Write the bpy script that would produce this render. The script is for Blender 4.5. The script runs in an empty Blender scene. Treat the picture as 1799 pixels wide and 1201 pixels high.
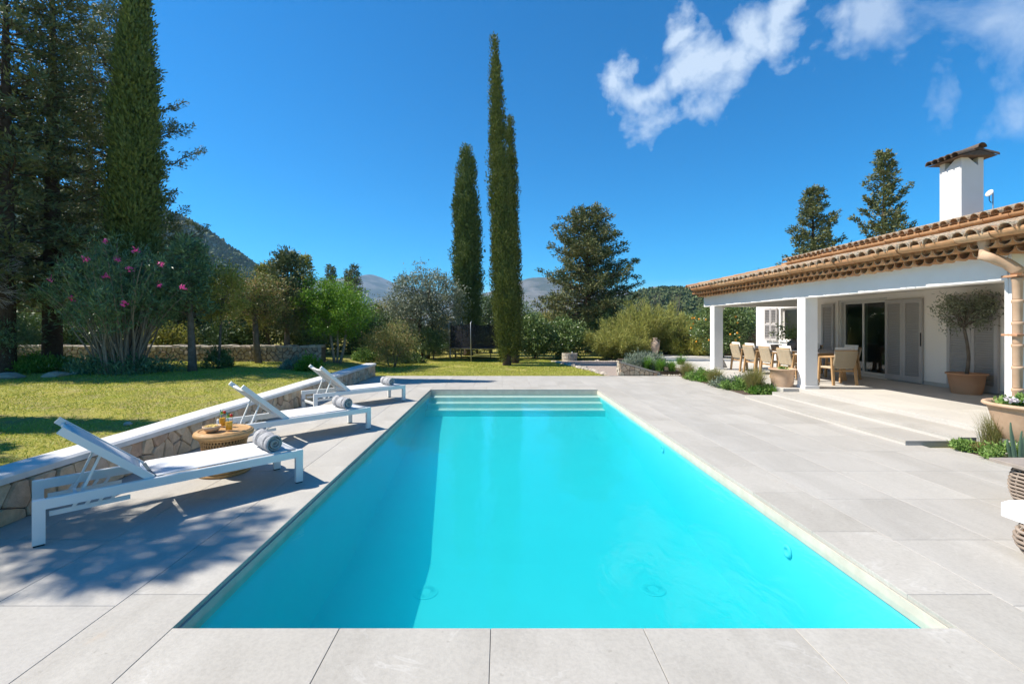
import bpy, bmesh, math, random
import numpy as np
from mathutils import Vector, Matrix

sc = bpy.context.scene
C = sc.collection
R = math.radians
rnd = random.Random(7)

# ------------------------------------------------------------------ camera, sky, sun, exposure
F, H0, PX, PY = 800.0, 1.6, 879.0, 571.0          # focal length in photo pixels, eye height, vanishing point
cam = bpy.data.cameras.new('camera')
camo = bpy.data.objects.new('camera', cam); C.objects.link(camo)
camo.location = (0, 0, H0); camo.rotation_euler = (R(90), 0, 0)
cam.sensor_width = 36; cam.lens = 36 * F / 1799
cam.shift_x = (899.5 - PX) / 1799; cam.shift_y = -(600.5 - PY) / 1799
cam.clip_start = 0.05; cam.clip_end = 20000
sc.camera = camo

SUN_DIR = Vector((1, -0.05, -1.20)).normalized()    # the way the light travels
SUN_EL = math.asin(-SUN_DIR.z)
world = bpy.data.worlds.new('World'); sc.world = world; world.use_nodes = True
wn = world.node_tree
def N(nt, kind, **kw):
    n = nt.nodes.new('ShaderNode' + kind)
    for k, v in kw.items(): setattr(n, k, v)
    return n
def L(nt, a, b): nt.links.new(a, b)
bg = wn.nodes['Background']; bg.inputs[1].default_value = 0.15
sky = N(wn, 'TexSky', sky_type='NISHITA', sun_disc=False)
sky.sun_elevation = SUN_EL; sky.sun_rotation = math.atan2(-SUN_DIR.x, -SUN_DIR.y)
sky.altitude = 600; sky.air_density = 1.0; sky.dust_density = 0.0; sky.ozone_density = 3.0
hs = N(wn, 'HueSaturation'); hs.inputs['Saturation'].default_value = 2.2; hs.inputs['Value'].default_value = 0.57
L(wn, sky.outputs[0], hs.inputs['Color'])
# scattered fair-weather cloud, the same field all round the sky, thickest where the noise says
tc = N(wn, 'TexCoord')
sep = N(wn, 'SeparateXYZ'); L(wn, tc.outputs['Generated'], sep.inputs[0])
def wmath(op, a, b=None, clamp=False):
    n = N(wn, 'Math', operation=op); n.use_clamp = clamp
    for i, v in enumerate((a, b)):
        if v is None: continue
        if isinstance(v, (int, float)): n.inputs[i].default_value = v
        else: L(wn, v, n.inputs[i])
    return n.outputs[0]
wz = N(wn, 'TexNoise'); wz.inputs['Scale'].default_value = 13; wz.inputs['Detail'].default_value = 8; L(wn, tc.outputs['Generated'], wz.inputs['Vector'])
wsub = N(wn, 'VectorMath', operation='SUBTRACT'); L(wn, wz.outputs['Color'], wsub.inputs[0]); wsub.inputs[1].default_value = (.5, .5, .5)
wmad = N(wn, 'VectorMath', operation='MULTIPLY_ADD'); L(wn, wsub.outputs[0], wmad.inputs[0]); wmad.inputs[1].default_value = (.17, .17, .17); L(wn, tc.outputs['Generated'], wmad.inputs[2])
wnrm = N(wn, 'VectorMath', operation='NORMALIZE'); L(wn, wmad.outputs[0], wnrm.inputs[0]); warp = wnrm.outputs[0]
def dir_of(x, y):
    return Vector(((x - PX) / F, 1, (PY - y) / F)).normalized()
def blob(x, y, size, soft=1.0):
    d = dir_of(x, y)
    dt = N(wn, 'VectorMath', operation='DOT_PRODUCT'); L(wn, warp, dt.inputs[0]); dt.inputs[1].default_value = d
    ang = wmath('ARCCOSINE', dt.outputs['Value'])
    return wmath('SUBTRACT', 1.0, wmath('DIVIDE', ang, size), True)
cn = N(wn, 'TexNoise'); cn.inputs['Scale'].default_value = 11.0; cn.inputs['Detail'].default_value = 12; cn.inputs['Roughness'].default_value = 0.6; cn.inputs['Distortion'].default_value = 0.35
L(wn, tc.outputs['Generated'], cn.inputs['Vector'])
cn2 = N(wn, 'TexNoise'); cn2.inputs['Scale'].default_value = 6.0; cn2.inputs['Detail'].default_value = 12; cn2.inputs['Roughness'].default_value = 0.6; cn2.inputs['Distortion'].default_value = .5
L(wn, tc.outputs['Generated'], cn2.inputs['Vector'])
def cover(blobs):
    acc = None
    for b in blobs:
        o = blob(*b); acc = o if acc is None else wmath('MAXIMUM', acc, o)
    return acc
m1 = cover([(1310, 75, .10), (1270, 115, .11), (1200, 150, .09), (1140, 175, .09), (1085, 140, .06), (1200, 70, .06), (1350, 60, .09), (1230, 120, .11)])
m2 = cover([(1640, 40, .14), (1560, 20, .10), (1740, 60, .14), (1600, 90, .08), (1830, 20, .15), (1930, -60, .2), (1490, 45, .05)])
d1 = wmath('MULTIPLY', wmath('SUBTRACT', wmath('ADD', wmath('MULTIPLY', m1, .66), cn.outputs[0]), .72), 2.6, True)
d2 = wmath('MULTIPLY', wmath('SUBTRACT', wmath('ADD', wmath('MULTIPLY', m2, .34), cn2.outputs[0]), .68), 2.6, True)
d1 = wmath('MULTIPLY', d1, wmath('MULTIPLY', m1, 6.0, True)); d2 = wmath('MULTIPLY', d2, wmath('MULTIPLY', m2, .62 * 6, True)); d2 = wmath('MULTIPLY', wmath('MINIMUM', d2, .62), 1.0)
dens = wmath('MINIMUM', wmath('MULTIPLY', wmath('ADD', d1, d2), .92), .82)
mixc = N(wn, 'MixRGB'); L(wn, dens, mixc.inputs[0]); L(wn, hs.outputs[0], mixc.inputs[1]); mixc.inputs[2].default_value = (2.6, 3.0, 3.5, 1)
L(wn, mixc.outputs[0], bg.inputs[0])

sun = bpy.data.lights.new('sun', 'SUN'); sun.energy = 4.1; sun.angle = R(0.5); sun.color = (1, .94, .85)
suno = bpy.data.objects.new('sun', sun); C.objects.link(suno)
suno.rotation_euler = SUN_DIR.to_track_quat('-Z', 'Y').to_euler(); suno.location = (-20, 5, 25)
vs = sc.view_settings; vs.view_transform = 'Standard'; vs.look = 'None'; vs.exposure = 1.03; vs.gamma = 1; vs.use_curve_mapping = False
sc.cycles.use_denoising = True
try: sc.cycles.denoiser = 'OPENIMAGEDENOISE'
except Exception: pass
sc.cycles.max_bounces = 10; sc.cycles.transparent_max_bounces = 16; sc.cycles.diffuse_bounces = 4; sc.cycles.glossy_bounces = 3
sc.cycles.sample_clamp_indirect = 6; sc.cycles.volume_bounces = 1

def gx(px, D): return (px - PX) * D / F
def gz(py, D): return H0 + (PY - py) * D / F

# ------------------------------------------------------------------ materials
def lin(r, g, b):
    f = lambda c: ((c / 255 + .055) / 1.055) ** 2.4 if c > 10 else c / 255 / 12.92
    return (f(r), f(g), f(b), 1)
def new_mat(name):
    m = bpy.data.materials.new(name); m.use_nodes = True
    nt = m.node_tree; nt.nodes.clear()
    out = N(nt, 'OutputMaterial'); p = N(nt, 'BsdfPrincipled'); L(nt, p.outputs[0], out.inputs[0])
    return m, nt, p, out
def col4(c): return c if len(c) == 4 else (*c, 1)
def pos(nt):
    return N(nt, 'NewGeometry').outputs['Position']
def noise(nt, scale, detail=4, rough=.55, vec=None, dist=0):
    n = N(nt, 'TexNoise'); n.inputs['Scale'].default_value = scale; n.inputs['Detail'].default_value = detail
    n.inputs['Roughness'].default_value = rough; n.inputs['Distortion'].default_value = dist
    L(nt, vec if vec is not None else pos(nt), n.inputs['Vector']); return n.outputs[0]
def ramp(nt, fac, stops):
    r = N(nt, 'ValToRGB'); e = r.color_ramp.elements
    while len(e) < len(stops): e.new(.5)
    for i, (p_, c) in enumerate(stops):
        e[i].position = p_; e[i].color = col4(c) if not isinstance(c, (int, float)) else (c, c, c, 1)
    L(nt, fac, r.inputs[0]); return r.outputs[0]
def mix(nt, fac, a, b, mode='MIX'):
    m = N(nt, 'MixRGB', blend_type=mode)
    for i, v in enumerate((fac, a, b)):
        if isinstance(v, (int, float)): m.inputs[i].default_value = v
        elif isinstance(v, tuple): m.inputs[i].default_value = col4(v)
        else: L(nt, v, m.inputs[i])
    return m.outputs[0]
def bump(nt, p, h, strength=.3, dist=.02):
    b = N(nt, 'Bump'); b.inputs['Strength'].default_value = strength; b.inputs['Distance'].default_value = dist
    L(nt, h, b.inputs['Height']); L(nt, b.outputs[0], p.inputs['Normal'])
def simple(name, c1, c2=None, scale=6, rough=.6, bscale=None, bstr=.25, bdist=.01, spec=.3, objrand=0, metal=0, detail=5):
    m, nt, p, out = new_mat(name)
    c2 = c2 or tuple(x * .8 for x in c1[:3])
    base = mix(nt, ramp(nt, noise(nt, scale, detail), [(.3, 0), (.7, 1)]), c1, c2)
    if objrand:
        oi = N(nt, 'ObjectInfo').outputs['Random']
        base = mix(nt, 1.0, base, ramp(nt, oi, [(0, 1 - objrand), (1, 1 + objrand * .3)]), 'MULTIPLY')
    L(nt, base, p.inputs['Base Color']); p.inputs['Roughness'].default_value = rough
    p.inputs['Specular IOR Level'].default_value = spec; p.inputs['Metallic'].default_value = metal
    if bscale: bump(nt, p, noise(nt, bscale, 6, .6), bstr, bdist)
    return m
def leafmat(name, cs, trans=.25, rough=.5, spec=.25):
    m, nt, p, out = new_mat(name)
    g = N(nt, 'NewGeometry')
    f = mix(nt, .45, g.outputs['Random Per Island'], noise(nt, 1.3, 3, .5))
    k = len(cs)
    base = ramp(nt, f, [(.12 + .72 * i / (k - 1), c) for i, c in enumerate(cs)])
    L(nt, base, p.inputs['Base Color']); p.inputs['Roughness'].default_value = rough; p.inputs['Specular IOR Level'].default_value = spec
    t = N(nt, 'BsdfTranslucent'); L(nt, base, t.inputs[0])
    mx = N(nt, 'MixShader'); mx.inputs[0].default_value = trans
    L(nt, p.outputs[0], mx.inputs[1]); L(nt, t.outputs[0], mx.inputs[2]); L(nt, mx.outputs[0], out.inputs[0])
    return m
M = {}
# limestone paving
def limestone(name, base, dark, vein=.5, scale=1.0):
    m, nt, p, out = new_mat(name)
    P = pos(nt); oi = N(nt, 'ObjectInfo')
    off = N(nt, 'VectorMath', operation='MULTIPLY_ADD'); L(nt, oi.outputs['Random'], off.inputs[0]); off.inputs[1].default_value = (37, 91, 53); L(nt, P, off.inputs[2])
    V = off.outputs[0]
    st = N(nt, 'Mapping'); st.inputs['Scale'].default_value = (1.0, .35, 1); st.inputs['Rotation'].default_value = (0, 0, .5); L(nt, V, st.inputs[0])
    big = noise(nt, 1.6 * scale, 6, .6, st.outputs[0], .8)
    b = mix(nt, ramp(nt, big, [(.3, 0), (.72, 1)]), base, dark)
    fine = noise(nt, 45, 5, .7, V)
    b = mix(nt, .5, b, ramp(nt, fine, [(.25, .72), (.6, 1.05)]), 'MULTIPLY')
    vn = noise(nt, 1.1, 5, .55, V, 2.2)
    vm = ramp(nt, vn, [(.485, 0), (.5, 1), (.515, 0)])
    vmask = ramp(nt, noise(nt, 1.4, 2, .5, V), [(.5, 0), (.62, 1)])
    b = mix(nt, mix(nt, 1.0, mix(nt, 1.0, vm, vmask, 'MULTIPLY'), (vein, vein, vein), 'MULTIPLY'), b, (.72, .70, .66))
    rust = ramp(nt, noise(nt, 2.3, 6, .65, V, .6), [(.66, 0), (.78, .35)])
    b = mix(nt, rust, b, (.50, .38, .26))
    speck = ramp(nt, noise(nt, 26, 2, .5, V), [(.70, 0), (.76, .5)])
    b = mix(nt, speck, b, (.28, .26, .22))
    b = mix(nt, 1.0, b, ramp(nt, oi.outputs['Random'], [(0, (.92, .915, .90)), (.5, (.96, .955, .945)), (1, (1.0, .995, .98))]), 'MULTIPLY')
    L(nt, b, p.inputs['Base Color'])
    L(nt, ramp(nt, fine, [(.2, .55), (.8, .8)]), p.inputs['Roughness']); p.inputs['Specular IOR Level'].default_value = .3
    bump(nt, p, noise(nt, 60, 6, .7, V), .35, .004)
    return m
M['paver'] = limestone('limestone paver', (.475, .448, .402), (.375, .350, .310), .10)
M['coping'] = limestone('limestone coping', (.48, .45, .398), (.38, .352, .306), .2)
M['terrace'] = limestone('limestone terrace', (.56, .53, .48), (.48, .455, .41), .2, .7)
M['joint'] = simple('joint mortar', (.23, .21, .185), (.28, .255, .225), 20, .9)
M['plaster'] = simple('white render', (.80, .785, .755), (.72, .70, .66), 1.1, .85, 28, .12, .006, .15)
M['plaster_in'] = simple('warm render under porch', (.85, .785, .71), (.82, .755, .68), 1.2, .85, 30, .1, .005, .15)
M['cap'] = simple('white wall cap', (.70, .68, .645), (.56, .54, .50), 5, .8, 30, .15, .006, .2)
M['wallcore'] = simple('wall mortar core', (.12, .09, .065), (.18, .14, .10), 12, .95, 30, .5, .02)
def stone(name, cs, scale=9):
    m, nt, p, out = new_mat(name)
    oi = N(nt, 'ObjectInfo').outputs['Random']
    isl = N(nt, 'NewGeometry').outputs['Random Per Island']
    r_ = N(nt, 'Math', operation='FRACT'); a_ = N(nt, 'Math', operation='ADD'); L(nt, oi, a_.inputs[0]); L(nt, isl, a_.inputs[1]); L(nt, a_.outputs[0], r_.inputs[0])
    k = len(cs)
    b = ramp(nt, r_.outputs[0], [(i / (k - 1), c) for i, c in enumerate(cs)])
    n1 = noise(nt, scale, 7, .65)
    b = mix(nt, .75, b, ramp(nt, n1, [(.3, .62), (.7, 1.2)]), 'MULTIPLY')
    b = mix(nt, ramp(nt, noise(nt, 5, 5, .6), [(.55, 0), (.72, .5)]), b, (.42, .24, .13))
    L(nt, b, p.inputs['Base Color']); p.inputs['Roughness'].default_value = .9; p.inputs['Specular IOR Level'].default_value = .15
    bump(nt, p, noise(nt, 32, 7, .7), .7, .02)
    return m
M['stone'] = stone('warm field stone', [(.58, .43, .28), (.66, .53, .36), (.55, .38, .25), (.62, .51, .38), (.70, .56, .38), (.58, .40, .27)])
M['drystone'] = stone('grey dry stone', [(.36, .29, .22), (.44, .37, .29), (.33, .26, .2), (.40, .34, .28)], 7)
M['rock'] = stone('pale rock', [(.44, .39, .31), (.50, .45, .37), (.40, .34, .27)], 6)
M['terracotta'] = simple('terracotta', (.52, .29, .16), (.44, .23, .125), 3, .8, 40, .2, .006, .2)
M['terracotta_pale'] = simple('pale terracotta', (.56, .39, .26), (.46, .30, .19), 7, .8, 40, .2, .006, .2)
def tile_mat(name, lich):
    m, nt, p, out = new_mat(name)
    oi = N(nt, 'ObjectInfo').outputs['Random']; isl = N(nt, 'NewGeometry').outputs['Random Per Island']
    a_ = N(nt, 'Math', operation='ADD'); L(nt, oi, a_.inputs[0]); L(nt, isl, a_.inputs[1]); fr_ = N(nt, 'Math', operation='FRACT'); L(nt, a_.outputs[0], fr_.inputs[0])
    b = ramp(nt, fr_.outputs[0], [(0, (.46, .23, .11)), (.3, (.58, .33, .17)), (.6, (.50, .27, .13)), (.8, (.62, .40, .23)), (1, (.42, .20, .10))])
    b = mix(nt, .6, b, ramp(nt, noise(nt, 14, 6, .65), [(.3, .65), (.7, 1.15)]), 'MULTIPLY')
    if lich:
        l1 = ramp(nt, noise(nt, 11, 7, .7), [(.5 - lich * .2, 0), (.58, 1)])
        lc = ramp(nt, noise(nt, 31, 4, .6), [(.35, (.06, .055, .045)), (.5, (.30, .27, .20)), (.62, (.46, .42, .33)), (.75, (.16, .15, .10))])
        b = mix(nt, mix(nt, 1.0, l1, (lich, lich, lich), 'MULTIPLY'), b, lc)
    L(nt, b, p.inputs['Base Color']); p.inputs['Roughness'].default_value = .88; p.inputs['Specular IOR Level'].default_value = .15
    bump(nt, p, noise(nt, 40, 6, .7), .5, .01)
    return m
M['tile'] = tile_mat('clay tile', .12); M['tile_old'] = tile_mat('lichened clay tile', .95)
M['tile_dark'] = simple('sooty clay tile', (.17, .115, .08), (.09, .07, .055), 12, .9, 40, .5, .01)
M['shutter'] = simple('grey shutter paint', (.46, .43, .405), (.43, .40, .38), 3, .6, None, spec=.3)
M['frame'] = simple('door frame metal', (.66, .63, .58), (.62, .59, .54), 3, .45)
M['shade_floor'] = M['terrace']
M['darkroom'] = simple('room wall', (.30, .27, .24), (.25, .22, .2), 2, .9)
M['darkobj'] = simple('dark furniture', (.03, .03, .032), (.02, .02, .02), 2, .4)
M['white_metal'] = simple('white powder coat', (.74, .735, .70), (.70, .695, .66), 2, .42, None, spec=.4)
def sling():
    m, nt, p, out = new_mat('white sling mesh')
    P = pos(nt); w = N(nt, 'TexWave'); w.inputs['Scale'].default_value = 120; L(nt, P, w.inputs['Vector'])
    b = mix(nt, noise(nt, 5, 4), (.70, .70, .69), (.62, .62, .62))
    b = mix(nt, .25, b, w.outputs[0], 'MULTIPLY')
    L(nt, b, p.inputs['Base Color']); p.inputs['Roughness'].default_value = .7; return m
M['sling'] = sling()
M['towel'] = simple('grey terry towel', (.50, .495, .49), (.33, .325, .325), 28, .95, 220, .9, .01, .05)
M['towel_band'] = simple('charcoal towel band', (.20, .205, .22), (.28, .28, .29), 60, .95, 220, .9, .01, .05)
M['rattan'] = simple('honey rattan', (.52, .31, .13), (.40, .22, .085), 26, .55, 90, .3, .004)
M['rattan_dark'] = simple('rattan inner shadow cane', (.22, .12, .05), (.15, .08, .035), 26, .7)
M['wicker'] = simple('weathered grey wicker', (.34, .27, .21), (.24, .19, .15), 18, .75, 80, .4, .004, objrand=.2)
M['greywood'] = simple('weathered grey wood', (.33, .28, .235), (.26, .22, .185), 9, .8, 50, .4, .004, objrand=.15)
M['teak'] = simple('teak', (.50, .31, .15), (.42, .25, .115), 8, .55, 60, .2, .003, objrand=.1)
M['cord'] = simple('beige woven cord', (.56, .46, .32), (.44, .35, .235), 60, .85, 160, .8, .006)
M['cushion'] = simple('off-white cushion', (.76, .73, .67), (.70, .67, .61), 6, .9, 60, .3, .006, .1)
M['white_cushion'] = simple('white cushion', (.82, .81, .79), (.78, .77, .75), 4, .9, 50, .3, .006, .1)
M['curtain'] = simple('white curtain', (.80, .78, .74), (.76, .74, .70), 5, .9, 60, .2, .004, .1)
M['tabletop'] = simple('table top', (.34, .30, .27), (.28, .25, .22), 8, .6)
M['ceramic_dark'] = simple('dark ceramic', (.14, .115, .10), (.20, .17, .15), 10, .6, 40, .3, .004)
M['woodbowl'] = simple('pale wood bowl', (.62, .44, .28), (.54, .37, .22), 9, .6)
M['chips'] = simple('crisps', (.72, .50, .13), (.78, .58, .22), 30, .7)
M['juice'] = simple('orange juice', (.90, .46, .02), (.86, .40, .02), 4, .25)
M['straw'] = simple('green straw', (.03, .42, .36), (.03, .36, .30), 4, .4)
M['cherry'] = simple('cherry', (.60, .03, .015), (.5, .02, .01), 4, .3)
M['bark'] = simple('grey bark', (.19, .16, .13), (.11, .09, .07), 9, .95, 26, .9, .03, .1)
M['bark_dark'] = simple('brown bark', (.105, .075, .055), (.06, .043, .032), 9, .95, 26, .9, .03, .1)
M['bark_pale'] = simple('pale bark', (.30, .255, .20), (.21, .175, .135), 12, .9, 30, .6, .015, .1)
M['twig'] = simple('dead twig', (.42, .40, .37), (.32, .30, .28), 10, .9)
M['soil'] = simple('soil', (.12, .085, .06), (.075, .055, .04), 8, .95, 30, .8, .03)
M['gravel'] = simple('gravel', (.42, .34, .28), (.30, .24, .20), 30, .95, 60, .9, .03)
M['net'] = simple('black net', (.028, .028, .032), (.02, .02, .022), 4, .85)
M['steel'] = simple('galvanised steel', (.42, .43, .45), (.36, .37, .38), 6, .4, None, spec=.5, metal=.6)
M['brownfence'] = simple('brown fence board', (.13, .075, .05), (.095, .055, .036), 7, .8, 30, .3, .006, objrand=.2)
M['clay_urn'] = simple('old clay', (.52, .38, .27), (.42, .30, .22), 5, .85, 30, .4, .01)
M['pink'] = leafmat('pink petal', [(.72, .06, .30), (.85, .13, .42)], .35)
M['whitepetal'] = leafmat('pale petal', [(.80, .70, .74), (.86, .80, .82)], .3)
M['orange'] = simple('orange peel', (.80, .34, .03), (.75, .30, .03), 8, .45)
# glass: clear pane that lets light straight through and mirrors by Fresnel
def glassy(name, tint, ior=1.45):
    m = bpy.data.materials.new(name); m.use_nodes = True; nt = m.node_tree; nt.nodes.clear()
    out = N(nt, 'OutputMaterial'); t = N(nt, 'BsdfTransparent'); t.inputs[0].default_value = col4(tint)
    g = N(nt, 'BsdfGlossy'); g.inputs['Roughness'].default_value = 0.0
    fr = N(nt, 'Fresnel'); mx = N(nt, 'MixShader')
    bf_ = N(nt, 'NewGeometry').outputs['Backfacing']; iv = N(nt, 'MapRange'); L(nt, bf_, iv.inputs[0]); iv.inputs[3].default_value = ior; iv.inputs[4].default_value = 1 / ior; L(nt, iv.outputs[0], fr.inputs[0])
    L(nt, fr.outputs[0], mx.inputs[0]); L(nt, t.outputs[0], mx.inputs[1]); L(nt, g.outputs[0], mx.inputs[2]); L(nt, mx.outputs[0], out.inputs[0])
    return m, nt, out, g, fr
M['pane'] = glassy('window glass', (.62, .66, .64), 1.55)[0]
M['glass'] = glassy('drinking glass', (.96, .97, .97), 1.4)[0]
wm, wnt, wout, wg, wfr = glassy('pool water', (.97, 1, 1), 1.33)
_b = N(wnt, 'Bump'); _b.inputs['Strength'].default_value = .11; _b.inputs['Distance'].default_value = .05
_mp = N(wnt, 'Mapping'); _mp.inputs['Scale'].default_value = (1, .55, 1); L(wnt, pos(wnt), _mp.inputs[0])
L(wnt, noise(wnt, 4.5, 4, .55, _mp.outputs[0], .4), _b.inputs['Height'])
L(wnt, _b.outputs[0], wg.inputs['Normal']); L(wnt, _b.outputs[0], wfr.inputs['Normal'])
va = N(wnt, 'VolumeAbsorption'); va.inputs[0].default_value = (0.2, .91, .955, 1); va.inputs[1].default_value = .62
vsct = N(wnt, 'VolumeScatter'); vsct.inputs[0].default_value = (.01, .76, 1.0, 1); vsct.inputs[1].default_value = .37; vsct.inputs[2].default_value = .3
vadd = N(wnt, 'AddShader'); L(wnt, va.outputs[0], vadd.inputs[0]); L(wnt, vsct.outputs[0], vadd.inputs[1]); L(wnt, vadd.outputs[0], wout.inputs[1]); M['water'] = wm
M['basin'] = simple('pale pool plaster', (.66, .68, .58), (.62, .64, .54), 3, .7, 50, .05, .003)
M['liner'] = simple('pale blue pool tile', (.08, .60, .64), (.075, .57, .61), 3, .6, 50, .05, .003)
M['basin_edge'] = simple('stone pool edge', (.56, .51, .42), (.47, .42, .34), 9, .8)
# ground covers
def lawn_mat():
    m, nt, p, out = new_mat('lawn soil and thatch')
    a = mix(nt, ramp(nt, noise(nt, .5, 5, .6), [(.35, 0), (.65, 1)]), (.32, .32, .05), (.42, .36, .085))
    b = mix(nt, ramp(nt, noise(nt, 2.6, 7, .72), [(.46, 0), (.66, .85)]), a, (.30, .24, .13))
    b = mix(nt, .5, b, ramp(nt, noise(nt, 70, 4, .7), [(.3, .5), (.7, 1.25)]), 'MULTIPLY')
    L(nt, b, p.inputs['Base Color']); p.inputs['Roughness'].default_value = .95; p.inputs['Specular IOR Level'].default_value = .1
    bump(nt, p, noise(nt, 50, 6, .7), .8, .04); return m
M['lawn'] = lawn_mat()
M['grass'] = leafmat('lawn grass', [(.24, .30, .030), (.36, .41, .05), (.46, .46, .08), (.54, .46, .17)], .25, .55)
M['field'] = simple('dry field', (.15, .15, .065), (.10, .115, .045), .05, .95, .8, .6, .3)
M['cypress'] = leafmat('cypress foliage', [(0.062, 0.100, 0.027), (0.119, 0.162, 0.041), (0.187, 0.220, 0.065)], .12, .6)
M['cypress2'] = leafmat('cypress foliage brighter', [(0.060, 0.090, 0.018), (0.120, 0.150, 0.030), (0.195, 0.207, 0.054)], .15, .6)
M['conifer'] = leafmat('conifer foliage', [(0.059, 0.087, 0.038), (0.114, 0.147, 0.063), (0.199, 0.199, 0.084)], .12, .6)
M['conifer_brown'] = leafmat('conifer foliage with cones', [(.060, .085, .032), (.125, .150, .052), (.175, .185, .07), (.24, .19, .09)], .12, .6)
M['oleander'] = leafmat('oleander leaf', [(0.062, 0.137, 0.062), (0.114, 0.206, 0.094), (0.248, 0.352, 0.155)], .2, .4, .4)
M['bright'] = leafmat('bright green leaf', [(0.075, 0.172, 0.015), (0.149, 0.284, 0.024), (0.254, 0.389, 0.045)], .35, .45)
M['olive'] = leafmat('grey olive leaf', [(0.100, 0.122, 0.072), (0.186, 0.215, 0.136), (0.343, 0.358, 0.257)], .2, .5)
M['mixed'] = leafmat('mixed shrub leaf', [(0.092, 0.156, 0.034), (0.205, 0.247, 0.062), (0.350, 0.300, 0.103), (0.371, 0.205, 0.114)], .25, .5)
M['dark'] = leafmat('dark evergreen leaf', [(0.048, 0.096, 0.029), (0.100, 0.163, 0.048), (0.179, 0.239, 0.081)], .18, .45, .35)
M['glossy'] = leafmat('glossy citrus leaf', [(0.056, 0.104, 0.026), (0.122, 0.188, 0.041), (0.263, 0.319, 0.112)], .2, .35, .5)
M['yellowgreen'] = leafmat('yellow green feathery foliage', [(.20, .23, .045), (.34, .345, .085), (.46, .42, .13)], .3, .6)
M['golden'] = leafmat('golden green leaf', [(0.179, 0.213, 0.036), (0.335, 0.335, 0.061), (0.491, 0.412, 0.112)], .3, .5)
M['strap'] = leafmat('strap leaf', [(0.064, 0.172, 0.021), (0.129, 0.273, 0.036), (0.216, 0.359, 0.064)], .3, .4)
M['stipa'] = leafmat('feather grass', [(0.161, 0.196, 0.040), (0.253, 0.253, 0.081), (0.380, 0.310, 0.149)], .35, .6)
M['lavender'] = leafmat('lavender leaf', [(0.120, 0.168, 0.108), (0.216, 0.264, 0.180), (0.300, 0.324, 0.264)], .2, .6)
M['herb'] = leafmat('herb leaf', [(0.090, 0.180, 0.032), (0.180, 0.300, 0.067), (0.300, 0.406, 0.120)], .3, .5)
M['iris'] = leafmat('iris leaf', [(.12, .2, .12), (.18, .27, .17)], .25, .45)
def hill_mat(name, rock, scrub, sc1, thr):
    m, nt, p, out = new_mat(name)
    b = mix(nt, ramp(nt, noise(nt, sc1, 8, .62), [(thr - .06, 0), (thr + .06, 1)]), rock, scrub)
    b = mix(nt, .6, b, ramp(nt, noise(nt, sc1 * 7, 6, .7), [(.3, .5), (.7, 1.25)]), 'MULTIPLY')
    L(nt, b, p.inputs['Base Color']); p.inputs['Roughness'].default_value = .95; p.inputs['Specular IOR Level'].default_value = .05
    bump(nt, p, noise(nt, sc1 * 3, 8, .7), 1.0, 8.0 if sc1 < .02 else 2.0); return m
M['hill_rock'] = hill_mat('pale rocky hillside', (.30, .29, .21), (.13, .15, .07), .02, .52)
M['hill_green'] = hill_mat('scrub hillside', (.16, .15, .08), (.07, .085, .03), .05, .45)
M['mountain'] = hill_mat('far mountain rock', (.17, .155, .135), (.075, .078, .055), .006, .52)
M['hilltree'] = leafmat('hillside pines', [(0.053, 0.078, 0.031), (0.097, 0.127, 0.049), (0.150, 0.167, 0.070)], 0, .9)

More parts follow.
